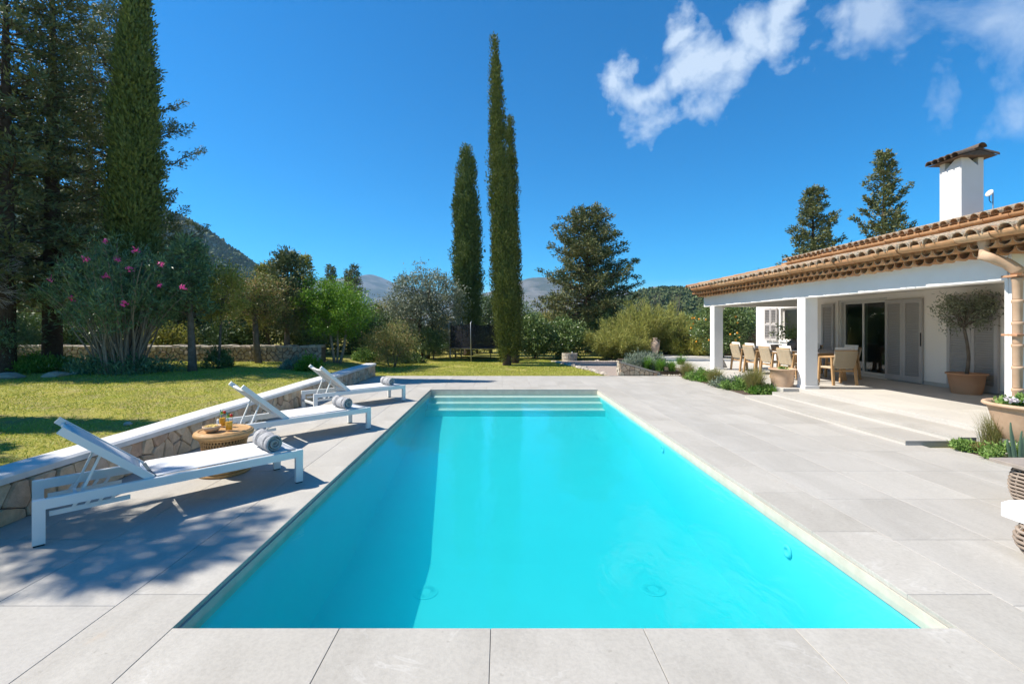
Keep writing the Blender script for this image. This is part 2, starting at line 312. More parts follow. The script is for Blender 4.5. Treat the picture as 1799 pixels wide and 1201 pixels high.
# ------------------------------------------------------------------ mesh helpers
class MB:
    def __init__(s): s.v, s.f = [], []
    def add(s, v, f):
        b = len(s.v); s.v += [tuple(p) for p in v]; s.f += [tuple(i + b for i in q) for q in f]; return s
    def box(s, x0, x1, y0, y1, z0, z1, ch=0):
        if not ch:
            v = [(x, y, z) for z in (z0, z1) for y in (y0, y1) for x in (x0, x1)]
            return s.add(v, [(0, 2, 3, 1), (4, 5, 7, 6), (0, 1, 5, 4), (2, 6, 7, 3), (0, 4, 6, 2), (1, 3, 7, 5)])
        c = ch
        v = [(x0, y0, z0), (x1, y0, z0), (x1, y1, z0), (x0, y1, z0), (x0, y0, z1 - c), (x1, y0, z1 - c), (x1, y1, z1 - c), (x0, y1, z1 - c),
             (x0 + c, y0 + c, z1), (x1 - c, y0 + c, z1), (x1 - c, y1 - c, z1), (x0 + c, y1 - c, z1)]
        f = [(3, 2, 1, 0), (8, 9, 10, 11)] + [(i, (i + 1) % 4, (i + 1) % 4 + 4, i + 4) for i in range(4)] + [(i + 4, (i + 1) % 4 + 4, (i + 1) % 4 + 8, i + 8) for i in range(4)]
        return s.add(v, f)
    def bar(s, a, b, w, h, up=(0, 0, 1)):
        a, b = Vector(a), Vector(b); d = (b - a).normalized(); u = Vector(up)
        if abs(d.dot(u)) > .98: u = Vector((0, 1, 0))
        r = d.cross(u).normalized(); u = r.cross(d).normalized()
        v = [p + r * (sx * w / 2) + u * (sz * h / 2) for p in (a, b) for sx, sz in ((-1, -1), (1, -1), (1, 1), (-1, 1))]
        return s.add(v, [(3, 2, 1, 0), (4, 5, 6, 7)] + [(i, (i + 1) % 4, (i + 1) % 4 + 4, i + 4) for i in range(4)])
    def tube(s, pts, rad, n=6, cap=True):
        pts = [Vector(p) for p in pts]
        if isinstance(rad, (int, float)): rad = [rad] * len(pts)
        V, Fc = [], []; prev = None
        for i, p in enumerate(pts):
            d = (pts[min(i + 1, len(pts) - 1)] - pts[max(i - 1, 0)])
            d = d.normalized() if d.length > 1e-9 else Vector((0, 0, 1))
            if prev is None:
                u = Vector((0, 0, 1)) if abs(d.z) < .9 else Vector((1, 0, 0))
                r = d.cross(u).normalized()
            else:
                r = (prev - d * prev.dot(d))
                r = r.normalized() if r.length > 1e-6 else d.orthogonal().normalized()
            prev = r; q = d.cross(r)
            for k in range(n):
                a = 2 * math.pi * k / n
                V.append(p + (r * math.cos(a) + q * math.sin(a)) * rad[i])
        for i in range(len(pts) - 1):
            for k in range(n):
                Fc.append((i * n + k, i * n + (k + 1) % n, (i + 1) * n + (k + 1) % n, (i + 1) * n + k))
        if cap:
            Fc.append(tuple(range(n))[::-1]); Fc.append(tuple((len(pts) - 1) * n + k for k in range(n)))
        return s.add(V, Fc)
    def lathe(s, prof, n=20, cx=0, cy=0, cap=True, wob=0, seed=0):
        V, Fc = [], []; rr = random.Random(seed)
        ph = [rr.uniform(0, 6.28) for _ in range(4)]
        for r, z in prof:
            for k in range(n):
                a = 2 * math.pi * k / n; w = 1 + wob * math.sin(3 * a + ph[0] + z * 9) + wob * .7 * math.sin(5 * a + ph[1] - z * 7)
                V.append((cx + r * w * math.cos(a), cy + r * w * math.sin(a), z))
        for i in range(len(prof) - 1):
            for k in range(n):
                Fc.append((i * n + k, i * n + (k + 1) % n, (i + 1) * n + (k + 1) % n, (i + 1) * n + k))
        if cap:
            Fc.append(tuple(range(n))[::-1]); Fc.append(tuple((len(prof) - 1) * n + k for k in range(n)))
        return s.add(V, Fc)
    def prism(s, poly, a, b):             # poly in XY, from z=a to z=b
        n = len(poly)
        return s.add([(x, y, a) for x, y in poly] + [(x, y, b) for x, y in poly], [tuple(range(n))[::-1], tuple(range(n, 2 * n))] + [(i, (i + 1) % n, (i + 1) % n + n, i + n) for i in range(n)])
    def xf(s, mat):
        s.v = [tuple(mat @ Vector(p)) for p in s.v]; return s
    def mesh(s, name, mat, smooth=False):
        me = bpy.data.meshes.new(name); me.from_pydata(s.v, [], s.f); me.update()
        me.materials.append(M[mat] if isinstance(mat, str) else mat)
        if smooth: me.polygons.foreach_set('use_smooth', [True] * len(me.polygons))
        return me
    def build(s, name, mat, parent=None, smooth=False, loc=None):
        return link(name, s.mesh(name, mat, smooth), parent, loc)
def link(name, me, parent=None, loc=None):
    o = bpy.data.objects.new(name, me); C.objects.link(o)
    if parent is not None: o.parent = parent
    if loc is not None: o.location = loc
    return o
def tag(o, label=None, cat=None, group=None, kind=None):
    for k, v in (('label', label), ('category', cat), ('group', group), ('kind', kind)):
        if v: o[k] = v
    return o
def thing(name, label, cat, loc=(0, 0, 0), rz=0, group=None):
    o = bpy.data.objects.new(name, None); C.objects.link(o); o.empty_display_size = .2
    o.location = loc; o.rotation_euler = (0, 0, rz); return tag(o, label, cat, group)
def copy_tree(o, parent=None):
    c = o.copy(); C.objects.link(c); c.parent = parent
    for ch in list(o.children): copy_tree(ch, c)
    return c
def np_mesh(name, V, Q, mat, smooth=False):
    me = bpy.data.meshes.new(name); V = np.asarray(V, np.float32); Q = np.asarray(Q, np.int32); k = Q.shape[1]
    me.vertices.add(len(V)); me.vertices.foreach_set('co', V.ravel())
    me.loops.add(Q.size); me.loops.foreach_set('vertex_index', Q.ravel())
    me.polygons.add(len(Q)); me.polygons.foreach_set('loop_start', np.arange(0, Q.size, k, dtype=np.int32))
    if smooth: me.polygons.foreach_set('use_smooth', np.ones(len(Q), bool))
    me.update(calc_edges=True); me.materials.append(M[mat]); return me
def unit(a): return a / np.maximum(np.linalg.norm(a, axis=-1, keepdims=True), 1e-9)
def leaf_mesh(name, P, A, ln, wd, mat, g, nrm=None, jit=.55):
    """rhombic leaves at P along unit axes A"""
    n = len(P); Rv = unit(g.normal(size=(n, 3)))
    if nrm is not None: Rv = unit(nrm + Rv * jit)
    W = unit(np.cross(A, Rv))
    ln = np.broadcast_to(ln, n)[:, None]; wd = np.broadcast_to(wd, n)[:, None]
    V = np.empty((n, 4, 3)); V[:, 0] = P; V[:, 1] = P + A * ln * .45 + W * wd * .5; V[:, 2] = P + A * ln; V[:, 3] = P + A * ln * .45 - W * wd * .5
    return np_mesh(name, V.reshape(-1, 3), np.arange(4 * n).reshape(n, 4), mat)
def rng(seed): return np.random.default_rng(seed)

# ------------------------------------------------------------------ terrain
WALL_X = -3.95
def ground_z(x, y):
    x = np.asarray(x, float); y = np.asarray(y, float)
    sx = np.clip((-x - 4.0) / 3.0, 0, 1); sx = sx * sx * (3 - 2 * sx)
    sy = np.clip((y - 12.2) / 2.4, 0, 1); sy = sy * sy * (3 - 2 * sy)
    lift = .33 * ((1 - sy) * (x < -3.9) + sy * sx)
    far = np.clip((y - 30) / 60, 0, 1)
    return lift * (1 - far * .5) - .03 + .012 * np.sin(x * 1.3) * np.cos(y * .9) * (np.abs(x) + y > 12)
xs = np.unique(np.concatenate([np.linspace(-60, -14, 24), np.arange(-14, 8.01, .25), [-4.12, 5.2], np.linspace(8, 60, 27)]))
ys = np.unique(np.concatenate([np.linspace(-25, -4, 8), np.arange(-4, 24.01, .25), [14.395], np.linspace(24, 90, 34)]))
XX, YY = np.meshgrid(xs, ys); ZZ = ground_z(XX, YY)
V = np.stack([XX, YY, ZZ], -1).reshape(-1, 3); nx = len(xs)
Q = []
for j in range(len(ys) - 1):
    for i in range(nx - 1):
        cx, cy = (xs[i] + xs[i + 1]) / 2, (ys[j] + ys[j + 1]) / 2
        if -4.12 < cx < 5.2 and -4 < cy < 14.395: continue
        Q.append((j * nx + i, j * nx + i + 1, (j + 1) * nx + i + 1, (j + 1) * nx + i))
tag(link('lawn_ground', np_mesh('lawn_ground', V, Q, 'lawn', True)), kind='structure')
far = MB()
for (a, b, c, d) in ((-5100, 5100, 90, 4650), (-5100, 5100, -290, -25), (-5100, -60, -25, 90), (60, 5100, -25, 90)):
    far.add([(a, c, -.06), (b, c, -.06), (b, d, -.06), (a, d, -.06)], [(0, 1, 2, 3)])
tag(far.build('ground', 'field'), kind='structure')

# ------------------------------------------------------------------ pool
PX0, PX1, PY0, PY1 = -1.735, 2.42, 2.41, 11.33
WZ = -.09
basin = MB()
fl = [(PY0, -1.15), (5.2, -1.13), (9.2, -.62), (10.49, -.5)]
basin.box(PX0 - .3, PX0, PY0 - .3, PY1 + .3, -1.5, -.034); basin.box(PX1, PX1 + .3, PY0 - .3, PY1 + .3, -1.5, -.034)
basin.box(PX0, PX1, PY0 - .3, PY0, -1.5, -.034); basin.box(PX0, PX1, PY1, PY1 + .3, -1.5, -.034)
for (a, za), (b, zb) in zip(fl[:-1], fl[1:]):
    basin.add([(PX0, a, za), (PX1, a, za), (PX1, b, zb), (PX0, b, zb)], [(0, 1, 2, 3)])
bas = tag(basin.build('pool_basin', 'liner'), kind='structure')
for k, (y1, z) in enumerate(((PY1, -.15), (PY1 - .28, -.25), (PY1 - .56, -.36))):
    MB().box(PX0, PX1, y1 - .28, y1, -.62, z, .006).build('step', 'basin', bas)
for (x, y) in ((-.77, 4.67), (1.58, 4.72)):
    d = MB(); fz = -1.15 + (y - 2.41) / 2.79 * .02; d.lathe([(.13, fz - .01), (.13, fz + .004), (.118, fz + .006), (.05, fz + .006), (.001, fz + .006)], 28, x, y)
    for k in range(22):
        a = k * 2 * math.pi / 22
        d.bar((x + .055 * math.cos(a), y + .055 * math.sin(a), fz + .007), (x + .105 * math.cos(a), y + .105 * math.sin(a), fz + .007), .006, .008)
    d.build('drain', 'liner', bas)
for (y, z) in ((3.83, -.30), (6.77, -.24)):
    d = MB(); d.lathe([(.055, 0), (.055, .012), (.04, .018), (.03, .018), (.025, .008), (.001, .006)], 24)
    d.xf(Matrix.Translation((PX1, y, z)) @ Matrix.Rotation(R(-90), 4, 'Y')); d.build('inlet', 'liner', bas, True)
# stone liner strip between the water and the coping, then the water body itself
edge = MB(); t = .012
edge.box(PX0, PX0 + t, PY0 + t, PY1 - t, -.13, -.033); edge.box(PX1 - t, PX1, PY0 + t, PY1 - t, -.13, -.033)
edge.box(PX0, PX1, PY0, PY0 + t, -.13, -.033); edge.box(PX0, PX1, PY1 - t, PY1, -.14, -.033)
edge.build('edge_band', 'basin_edge', bas)
tag(MB().box(PX0 - .05, PX1 + .05, PY0 - .05, PY1 + .05, -1.35, WZ).build('pool_water', 'water'), kind='structure')

# ------------------------------------------------------------------ deck of limestone pavers
deck = MB(); Zb, Zt = -.20, -.007
DX0, DX1, DY0, DY1 = -4.0, 5.62, -3.0, 14.38
deck.box(DX0, PX0 - .002, DY0, DY1, Zb, Zt); deck.box(PX1 + .002, DX1, DY0, DY1, Zb, Zt)
deck.box(PX0, PX1, DY0, PY0 - .002, Zb, Zt); deck.box(PX0, PX1, PY1 + .002, DY1, Zb, Zt)
deck.box(DX1, 5.88, DY0, 5.95, Zb, Zt)
dk = tag(deck.build('pool_deck', 'joint'), kind='structure')
_pc = {}
def paver(x0, x1, y0, y1, mat='paver', parent=None, z=0.0, th=.03, name='paver'):
    g_ = .0016; w, h = x1 - x0 - 2 * g_, y1 - y0 - 2 * g_
    if w < .03 or h < .03: return
    key = (round(w, 3), round(h, 3), mat, th)
    if key not in _pc: _pc[key] = MB().box(-w / 2, w / 2, -h / 2, h / 2, -th, 0, .0018).mesh('paver', mat)
    link(name, _pc[key], parent or dk, ((x0 + x1) / 2, (y0 + y1) / 2, z))
CW = .46
# coping ring
fx = [PX0, -.85, -.05, .755, 1.555, PX1]
for a, b in zip(fx[:-1], fx[1:]): paver(a, b, PY0 - .60, PY0, 'coping')
bx = np.linspace(PX0, PX1, 7)
for a, b in zip(bx[:-1], bx[1:]): paver(a, b, PY1, PY1 + CW, 'coping')
cy = [PY0 - .60] + list(np.linspace(PY0 + .3, PY1 + CW, 12))
for a, b in zip(cy[:-1], cy[1:]):
    paver(PX0 - CW, PX0, a, b, 'coping'); paver(PX1, PX1 + .51, a, b, 'coping')
rows_y = [DY0 + .8 * k for k in range(22)] + [DY1]
rows_y = [y for y in rows_y if y < DY1 - .2] + [DY1]
lx = [DX0, -3.60, -2.9, PX0 - CW]
rx = [PX1 + .51, 3.67, 4.40, 5.02, DX1]
for k, (a, b) in enumerate(zip(rows_y[:-1], rows_y[1:])):
    for c, d in zip(lx[:-1], lx[1:]): paver(c, d, a, b)
    for c, d in zip(rx[:-1], rx[1:]): paver(c, d, a, b)
    if a < 5.9: paver(DX1, 5.88, a, min(b, 5.95))
    midx = [PX0 - CW, -1.45, -.7, .05, .8, 1.55, 2.3, PX1 + .51]
    lo, hi = a, b
    if a < PY0 - .6: hi = min(b, PY0 - .60)
    if b > PY1 + CW: lo = max(a, PY1 + CW)
    if (hi <= PY0 - .6 + 1e-6) or (lo >= PY1 + CW - 1e-6):
        for c, d in zip(midx[:-1], midx[1:]): paver(c, d, lo, hi)

# ------------------------------------------------------------------ stone walls
def clip(poly, p, n):
    out = []
    for i in range(len(poly)):
        a, b = poly[i], poly[(i + 1) % len(poly)]
        da = (a[0] - p[0]) * n[0] + (a[1] - p[1]) * n[1]; db = (b[0] - p[0]) * n[0] + (b[1] - p[1]) * n[1]
        if da <= 0: out.append(a)
        if da * db < 0:
            t_ = da / (da - db); out.append((a[0] + (b[0] - a[0]) * t_, a[1] + (b[1] - a[1]) * t_))
    return out
def voronoi(w, h, size, r, flat=1.0):
    nx_, ny_ = max(1, round(w / (size * flat))), max(1, round(h / size)); S = []
    for j in range(ny_):
        for i in range(nx_):
            S.append(((i + .5 + (.5 * (j % 2) - .25) + r.uniform(-.46, .46)) * w / nx_, (j + .5 + r.uniform(-.42, .42)) * h / ny_))
    cells = []
    for s in S:
        poly = [(0, 0), (w, 0), (w, h), (0, h)]
        for q in S:
            if q is s or abs(q[0] - s[0]) > 4 * size * flat or abs(q[1] - s[1]) > 4 * size: continue
            poly = clip(poly, ((s[0] + q[0]) / 2, (s[1] + q[1]) / 2), (q[0] - s[0], q[1] - s[1]))
            if len(poly) < 3: break
        if len(poly) >= 3: cells.append(poly)
    return cells
def stone_mb(poly, gap, depth, r, mb=None):
    """a stone standing proud of plane w=0; poly coordinates (u,v) -> (u, -w, v)"""
    mb = mb or MB(); cx = sum(p[0] for p in poly) / len(poly); cy_ = sum(p[1] for p in poly) / len(poly)
    # chaikin once for rounder corners
    q = []
    for i in range(len(poly)):
        a, b = poly[i], poly[(i + 1) % len(poly)]
        if math.dist(a, b) < .02: q.append(a); continue
        q += [(a[0] * .90 + b[0] * .10, a[1] * .90 + b[1] * .10), (a[0] * .10 + b[0] * .90, a[1] * .10 + b[1] * .90)]
    rad = sum(math.dist(p, (cx, cy_)) for p in q) / len(q); s0 = max(.5, 1 - gap / rad); s1 = s0 * .92
    n = len(q); tx, ty = r.uniform(-.12, .12), r.uniform(-.12, .12)
    V_ = [(cx + (p[0] - cx) * s0, 0.01, cy_ + (p[1] - cy_) * s0) for p in q]
    V_ += [(cx + (p[0] - cx) * s0, -depth * .55, cy_ + (p[1] - cy_) * s0) for p in q]
    V_ += [(cx + (p[0] - cx) * s1, -depth - (p[0] - cx) * tx - (p[1] - cy_) * ty + r.uniform(-.004, .004), cy_ + (p[1] - cy_) * s1) for p in q]
    F_ = [(i, (i + 1) % n, (i + 1) % n + n, i + n) for i in range(n)] + [(i + n, (i + 1) % n + n, (i + 1) % n + 2 * n, i + 2 * n) for i in range(n)] + [tuple(range(2 * n, 3 * n))]
    return mb.add(V_, F_)
def stone_face(parent, w, h, size, depth, gap, xf, r, mat='stone', flat=1.25, joined=False, name='stone'):
    big = MB()
    for poly in voronoi(w, h, size, r, flat):
        if joined: stone_mb(poly, gap, depth * r.uniform(.6, 1.3), r, big)
        else: stone_mb(poly, gap, depth * r.uniform(.6, 1.3), r).xf(xf).build(name, mat, parent)
    if joined:
        o = big.xf(xf).build('stone_facing', mat, parent); o['kind'] = 'stuff'
rw = random.Random(21)
gw = thing('garden_wall', 'low stone-faced retaining wall with a white cap beside the loungers', 'wall', (0, 0, 0))
MB().box(-4.22, WALL_X - .02, -2, 14.34, -.2, .335).build('core', 'wallcore', gw)
capm = MB(); seg = 46
prof = [(-4.26, .335), (-4.26, .385), (-4.235, .405), (-3.955, .405), (-3.925, .385), (-3.925, .335)]
for k in range(seg + 1):
    y = -2 + (14.40 + 2) * k / seg; wv = .004 * math.sin(y * 2.1)
    capm.v += [(x, y, z + wv) for x, z in prof]
n6 = len(prof)
for k in range(seg):
    for i in range(n6):
        capm.f.append((k * n6 + i, k * n6 + (i + 1) % n6, (k + 1) * n6 + (i + 1) % n6, (k + 1) * n6 + i))
capm.f += [tuple(range(n6)), tuple(seg * n6 + i for i in range(n6))[::-1]]
capm.build('cap', 'cap', gw)
fxm = Matrix.Translation((WALL_X - .02, 1.6, 0)) @ Matrix.Rotation(R(90), 4, 'Z')
stone_face(gw, 12.74, .335, .135, .030, .006, fxm, rw)
fxe = Matrix.Translation((-4.22, 14.34, 0)) @ Matrix.Rotation(R(180), 4, 'Z') @ Matrix.Translation((-.25, 0, 0))
stone_face(gw, .25, .335, .16, .03, .01, fxe, rw)
# dry stone wall at the back of the garden
dw = thing('dry_stone_wall', 'long shaded dry stone wall behind the row of tree trunks', 'wall', (-18.0, 16.3, .25))
MB().box(0, 11.6, 0.02, .4, -.1, .55).build('core', 'wallcore', dw)
stone_face(dw, 11.6, .57, .14, .05, .012, Matrix.Identity(4), rw, 'drystone', 1.3, True)
ct = MB()
x = 0
while x < 11.5:
    w_ = rw.uniform(.18, .34); ct.box(x, x + w_ - .015, -.04 + rw.uniform(-.02, .02), .42, .55, .60 + rw.uniform(0, .05), .02); x += w_
o = ct.build('coping_stones', 'rock', dw); o['kind'] = 'stuff'
# planter wall that falls away to the right, at the end of the deck
pw = thing('planter_wall', 'short stone planter wall sloping down to the right by the gravel', 'wall', (3.78, 14.42, 0))
wl, hL, hR = 1.25, .45, .08
MB().add([(0, .02, -.1), (wl, .02, -.1), (wl, .3, -.1), (0, .3, -.1), (0, .02, hL - .03), (wl, .02, hR - .03), (wl, .3, hR - .03), (0, .3, hL - .03)],
         [(3, 2, 1, 0), (4, 5, 6, 7), (0, 1, 5, 4), (1, 2, 6, 5), (2, 3, 7, 6), (3, 0, 4, 7)]).build('core', 'wallcore', pw)
MB().add([(-.03, -.03, hL - .03), (wl + .02, -.03, hR - .03), (wl + .02, .32, hR - .03), (-.03, .32, hL - .03), (-.03, -.03, hL + .02), (wl + .02, -.03, hR + .02), (wl + .02, .32, hR + .02), (-.03, .32, hL + .02)],
         [(3, 2, 1, 0), (4, 5, 6, 7), (0, 1, 5, 4), (1, 2, 6, 5), (2, 3, 7, 6), (3, 0, 4, 7)]).build('cap', 'rock', pw)
for poly in voronoi(wl, hL, .13, rw, 1.2):
    top = lambda u: hL - .035 + (hR - hL) * u / wl
    poly = clip(poly, (0, hL - .035), ((hL - hR) / wl, 1.0))
    if len(poly) >= 3 and max(p[1] for p in poly) - min(p[1] for p in poly) > .04: stone_mb(poly, .008, .03, rw).xf(Matrix.Translation((0, .02, 0))).build('stone', 'stone', pw)
for poly in voronoi(.28, hL - .04, .15, rw, 1.0): stone_mb(poly, .008, .02, rw).xf(Matrix.Rotation(R(-90), 4, 'Z') @ Matrix.Translation((-.3, 0, 0))).build('stone', 'rock', pw)

# ------------------------------------------------------------------ terrace and steps
TZ = .2
ter = MB(); B_ = -.3
ter.box(6.603, 16, 5.93, 10.06, B_, TZ - .032); ter.box(6.253, 16, 10.06, 21.2, B_, TZ - .032); ter.box(6.203, 16, 3.6, 5.93, B_, TZ - .032)
tr_ = tag(ter.build('terrace', 'terrace'), kind='structure')
def grid_pavers(x0, x1, y0, y1, sx, sy, z, par, mat='terrace', th=.032):
    nx_, ny_ = max(1, round((x1 - x0) / sx)), max(1, round((y1 - y0) / sy))
    for i in range(nx_):
        for j in range(ny_):
            paver(x0 + (x1 - x0) * i / nx_, x0 + (x1 - x0) * (i + 1) / nx_, y0 + (y1 - y0) * j / ny_, y0 + (y1 - y0) * (j + 1) / ny_, mat, par, z, th)
grid_pavers(6.6, 10.0, 5.93, 10.06, .85, .83, TZ, tr_); grid_pavers(6.25, 10.0, 10.06, 21.2, .94, .93, TZ, tr_); grid_pavers(6.2, 7.4, 3.6, 5.93, .6, .78, TZ, tr_)
stp = MB().box(5.403, 6.602, 6.074, 10.056, -.15, .0275).box(6.003, 6.602, 5.974, 10.052, .0, .0975)
st = tag(stp.build('terrace_steps', 'terrace'), kind='structure')
ys_ = np.linspace(6.07, 10.06, 6)
for a, b in zip(ys_[:-1], ys_[1:]): paver(5.40, 6.01, a, b, 'paver', st, .06, .032, 'tread')
ys_ = np.linspace(5.97, 10.055, 6)
for a, b in zip(ys_[:-1], ys_[1:]): paver(6.0, 6.60, a, b, 'paver', st, .13, .032, 'tread')
# low concrete plinth under the column pot and soil of the beds
tag(MB().box(6.28, 6.7, 10.08, 10.14, .0, .16).box(5.62, 6.27, 10.2, 14.4, -.1, .02).prism([(3.8, 14.74), (6.25, 14.74), (6.25, 20.6), (5.3, 20.6)], -.1, .10).box(5.88, 6.22, 4.0, 5.93, -.1, .0).build('planting_soil', 'soil'), kind='structure')
gv = MB(); gv.prism([(2.35, 20.4), (3.15, 16.6), (3.45, 14.41), (3.78, 14.41), (3.79, 14.74), (5.28, 20.4)], -.1, .006)
tag(gv.build('gravel_path', 'gravel'), kind='structure')

# ------------------------------------------------------------------ villa
villa = thing('villa', 'white villa with a tiled porch roof and chimney on the right', 'house', (0, 0, 0))
COLX, WX = 6.71, 10.0
def vpart(name, mb, mat, parent=None, smooth=False): return mb.build(name, mat, parent or villa, smooth)
for (y0, y1) in ((10.02, 10.29), (14.28, 14.56)):
    m = MB().box(COLX, COLX + .27, y0, y1, TZ + .04, 2.20); c_ = vpart('column', m, 'plaster')
    MB().box(COLX - .012, COLX + .30, y0 - .015, y1 + .012, TZ + .002, TZ + .07, .008).build('plinth', 'plaster', c_)
vpart('beam', MB().box(COLX - .006, COLX + .28, 6.02, 15.0, 2.20, 2.56).box(COLX + .28, WX, 14.72, 15.0, 2.20, 2.56), 'plaster')
vpart('porch_ceiling', MB().box(COLX + .281, WX, 6.02, 14.718, 2.42, 2.5), 'plaster_in')
# facade under the porch, with the door opening, then the sunlit wing with a window
fw = MB()
dA, dB, dTop = 11.78, 13.49, 2.33
fw.box(WX, WX + .3, 6.0, dA, -.2, 3.5); fw.box(WX, WX + .3, dB, 14.85, -.2, 3.5); fw.box(WX, WX + .3, dA, dB, dTop, 3.5); fw.box(WX, WX + .3, dA, dB, -.2, TZ + .01)
vpart('facade_wall', fw, 'plaster_in')
ww = MB(); wA, wB, wz0, wz1 = 15.15, 16.25, 1.05, 2.2
ww.box(WX, WX + .3, 14.851, wA, -.2, 2.95); ww.box(WX, WX + .3, wB, 17.8, -.2, 2.95); ww.box(WX, WX + .3, wA, wB, wz1, 2.95); ww.box(WX, WX + .3, wA, wB, -.2, wz0)
ww.box(WX + .3, 15, 17.5, 17.8, -.2, 2.95)
vpart('wing_wall', ww, 'plaster')
vpart('end_wall', MB().box(COLX + .005, 15.5, 5.98, 6.018, -.2, 2.56).box(COLX, COLX + .28, 6.019, 6.06, TZ, 2.2), 'plaster')
vpart('upper_wall', MB().box(WX, WX + .3, 6.02, 15.4, 3.5, 3.72).box(WX + .3, 15.5, 15.1, 15.4, 2.9, 3.72).box(WX + .3, 15.5, 6.02, 6.3, 2.56, 3.72), 'plaster')
vpart('skirting', MB().box(WX - .012, WX, 6.07, dA - .02, TZ + .002, TZ + .09).box(WX - .012, WX, dB + .02, 14.8, TZ + .002, TZ + .09), 'terrace')
# room behind the door
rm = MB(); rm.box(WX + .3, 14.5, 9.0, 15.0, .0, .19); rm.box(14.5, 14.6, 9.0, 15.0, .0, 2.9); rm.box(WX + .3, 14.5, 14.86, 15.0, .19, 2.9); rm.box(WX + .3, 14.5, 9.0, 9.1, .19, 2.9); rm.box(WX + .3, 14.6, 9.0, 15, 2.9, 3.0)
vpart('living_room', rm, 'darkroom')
tv = thing('sideboard', 'dark sideboard with a screen seen through the glass door', 'sideboard', (12.3, 13.0, .19), 0)
MB().box(-.2, .2, -.7, .7, .03, .5, .01).build('cabinet', 'darkobj', tv); MB().box(-.03, .03, -.6, .6, .55, 1.2, .005).box(-.1, .1, -.2, .2, .5, .56).build('screen', 'darkobj', tv)
# sliding door
sd = bpy.data.objects.new('sliding_door', None); C.objects.link(sd); sd.parent = villa
fr = MB()
fr.box(WX + .05, WX + .17, dA, dA + .06, TZ, dTop); fr.box(WX + .05, WX + .17, dB - .06, dB, TZ, dTop); fr.box(WX + .05, WX + .17, dA + .06, dB - .06, dTop - .06, dTop); fr.box(WX + .05, WX + .17, dA + .06, dB - .06, TZ + .011, TZ + .05)
fr.build('frame', 'frame', sd)
mid = (dA + dB) / 2
for a, b, xo in ((dA + .065, mid + .04, .075), (mid - .04, dB - .065, .125)):
    lf = MB(); x0, x1 = WX + xo, WX + xo + .04; z0, z1 = TZ + .055, dTop - .065
    lf.box(x0, x1, a, a + .06, z0, z1); lf.box(x0, x1, b - .06, b, z0, z1); lf.box(x0, x1, a + .06, b - .06, z1 - .06, z1); lf.box(x0, x1, a + .06, b - .06, z0, z0 + .07)
    lf.build('leaf_frame', 'frame', sd)
    MB().box(x0 + .016, x0 + .024, a + .06, b - .06, z0 + .07, z1 - .06).build('pane', 'pane', sd)
MB().bar((WX + .06, mid - .01, 1.05), (WX + .06, mid - .01, 1.3), .02, .03).build('handle', 'frame', sd)
# louvred shutters
def shutter(x, y0, y1, z0, z1, nl, parent, fold=0, name='shutter', rail=.09):
    """leaf in the plane x, spanning y0..y1"""
    e = bpy.data.objects.new(name, None); C.objects.link(e); e.parent = parent
    w = y1 - y0; s = MB(); t_ = .045; st_ = .07 if w > .4 else .05
    s.box(-t_, 0, 0, st_, 0, z1 - z0); s.box(-t_, 0, w - st_, w, 0, z1 - z0)
    s.box(-t_, 0, st_, w - st_, 0, rail * 1.5); s.box(-t_, 0, st_, w - st_, z1 - z0 - rail, z1 - z0)
    rails = 1 if nl < 30 else 0
    if rails: s.box(-t_, 0, st_, w - st_, (z1 - z0) * .5 - .03, (z1 - z0) * .5 + .03)
    s.build('frame', 'shutter', e)
    lv = MB(); hh = z1 - z0 - rail * 2.5
    for k in range(nl):
        z = rail * 1.5 + hh * (k + .5) / nl
        if rails and abs(z - (z1 - z0) / 2) < .05: continue
        lv.bar((-t_ / 2, st_, z), (-t_ / 2, w - st_, z), hh / nl * 1.15, .009, (.75, 0, .66))
    MB().box(-.006, -.003, st_, w - st_, rail, z1 - z0 - rail).build('back_board', 'shutter', e)
    lv.build('louvres', 'shutter', e)
    e.location = (x, y0, z0); e.rotation_euler = (0, 0, fold); return e
for y0, y1 in ((10.74, 11.25), (11.255, 11.765)): shutter(WX - .02, y0, y1, TZ + .03, 2.24, 38, villa)
for y0, y1 in ((9.10, 9.62), (9.625, 10.14)): shutter(WX - .02, y0, y1, TZ + .03, 2.24, 38, villa)
shutter(WX - .02, 13.6, 14.1, TZ + .03, 2.24, 38, villa)
MB().bar((WX - .07, 10.76, 1.1), (WX - .07, 10.76, 1.42), .015, .02).build('shutter_bolt', 'darkobj', villa)
# wing window with a folded shutter
wi = bpy.data.objects.new('window', None); C.objects.link(wi); wi.parent = villa
f2 = MB(); f2.box(WX + .1, WX + .16, wA, wA + .06, wz0, wz1); f2.box(WX + .1, WX + .16, wB - .06, wB, wz0, wz1); f2.box(WX + .1, WX + .16, wA + .06, wB - .06, wz1 - .06, wz1); f2.box(WX + .1, WX + .16, wA + .06, wB - .06, wz0, wz0 + .06)
f2.build('frame', 'frame', wi); MB().box(WX + .125, WX + .133, wA + .06, wB - .06, wz0 + .06, wz1 - .06).build('pane', 'pane', wi)
MB().box(WX - .05, WX + .1, wA - .04, wB + .04, wz0 - .04, wz0 - .003).build('sill', 'plaster', wi)
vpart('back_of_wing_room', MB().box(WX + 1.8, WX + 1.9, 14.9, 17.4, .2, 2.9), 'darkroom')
for y0, y1 in ((16.35, 16.72), (16.74, 17.11)): shutter(WX - .04, y0, y1, wz0 - .02, wz1 + .02, 18, villa, 0, 'window_shutter', .06)

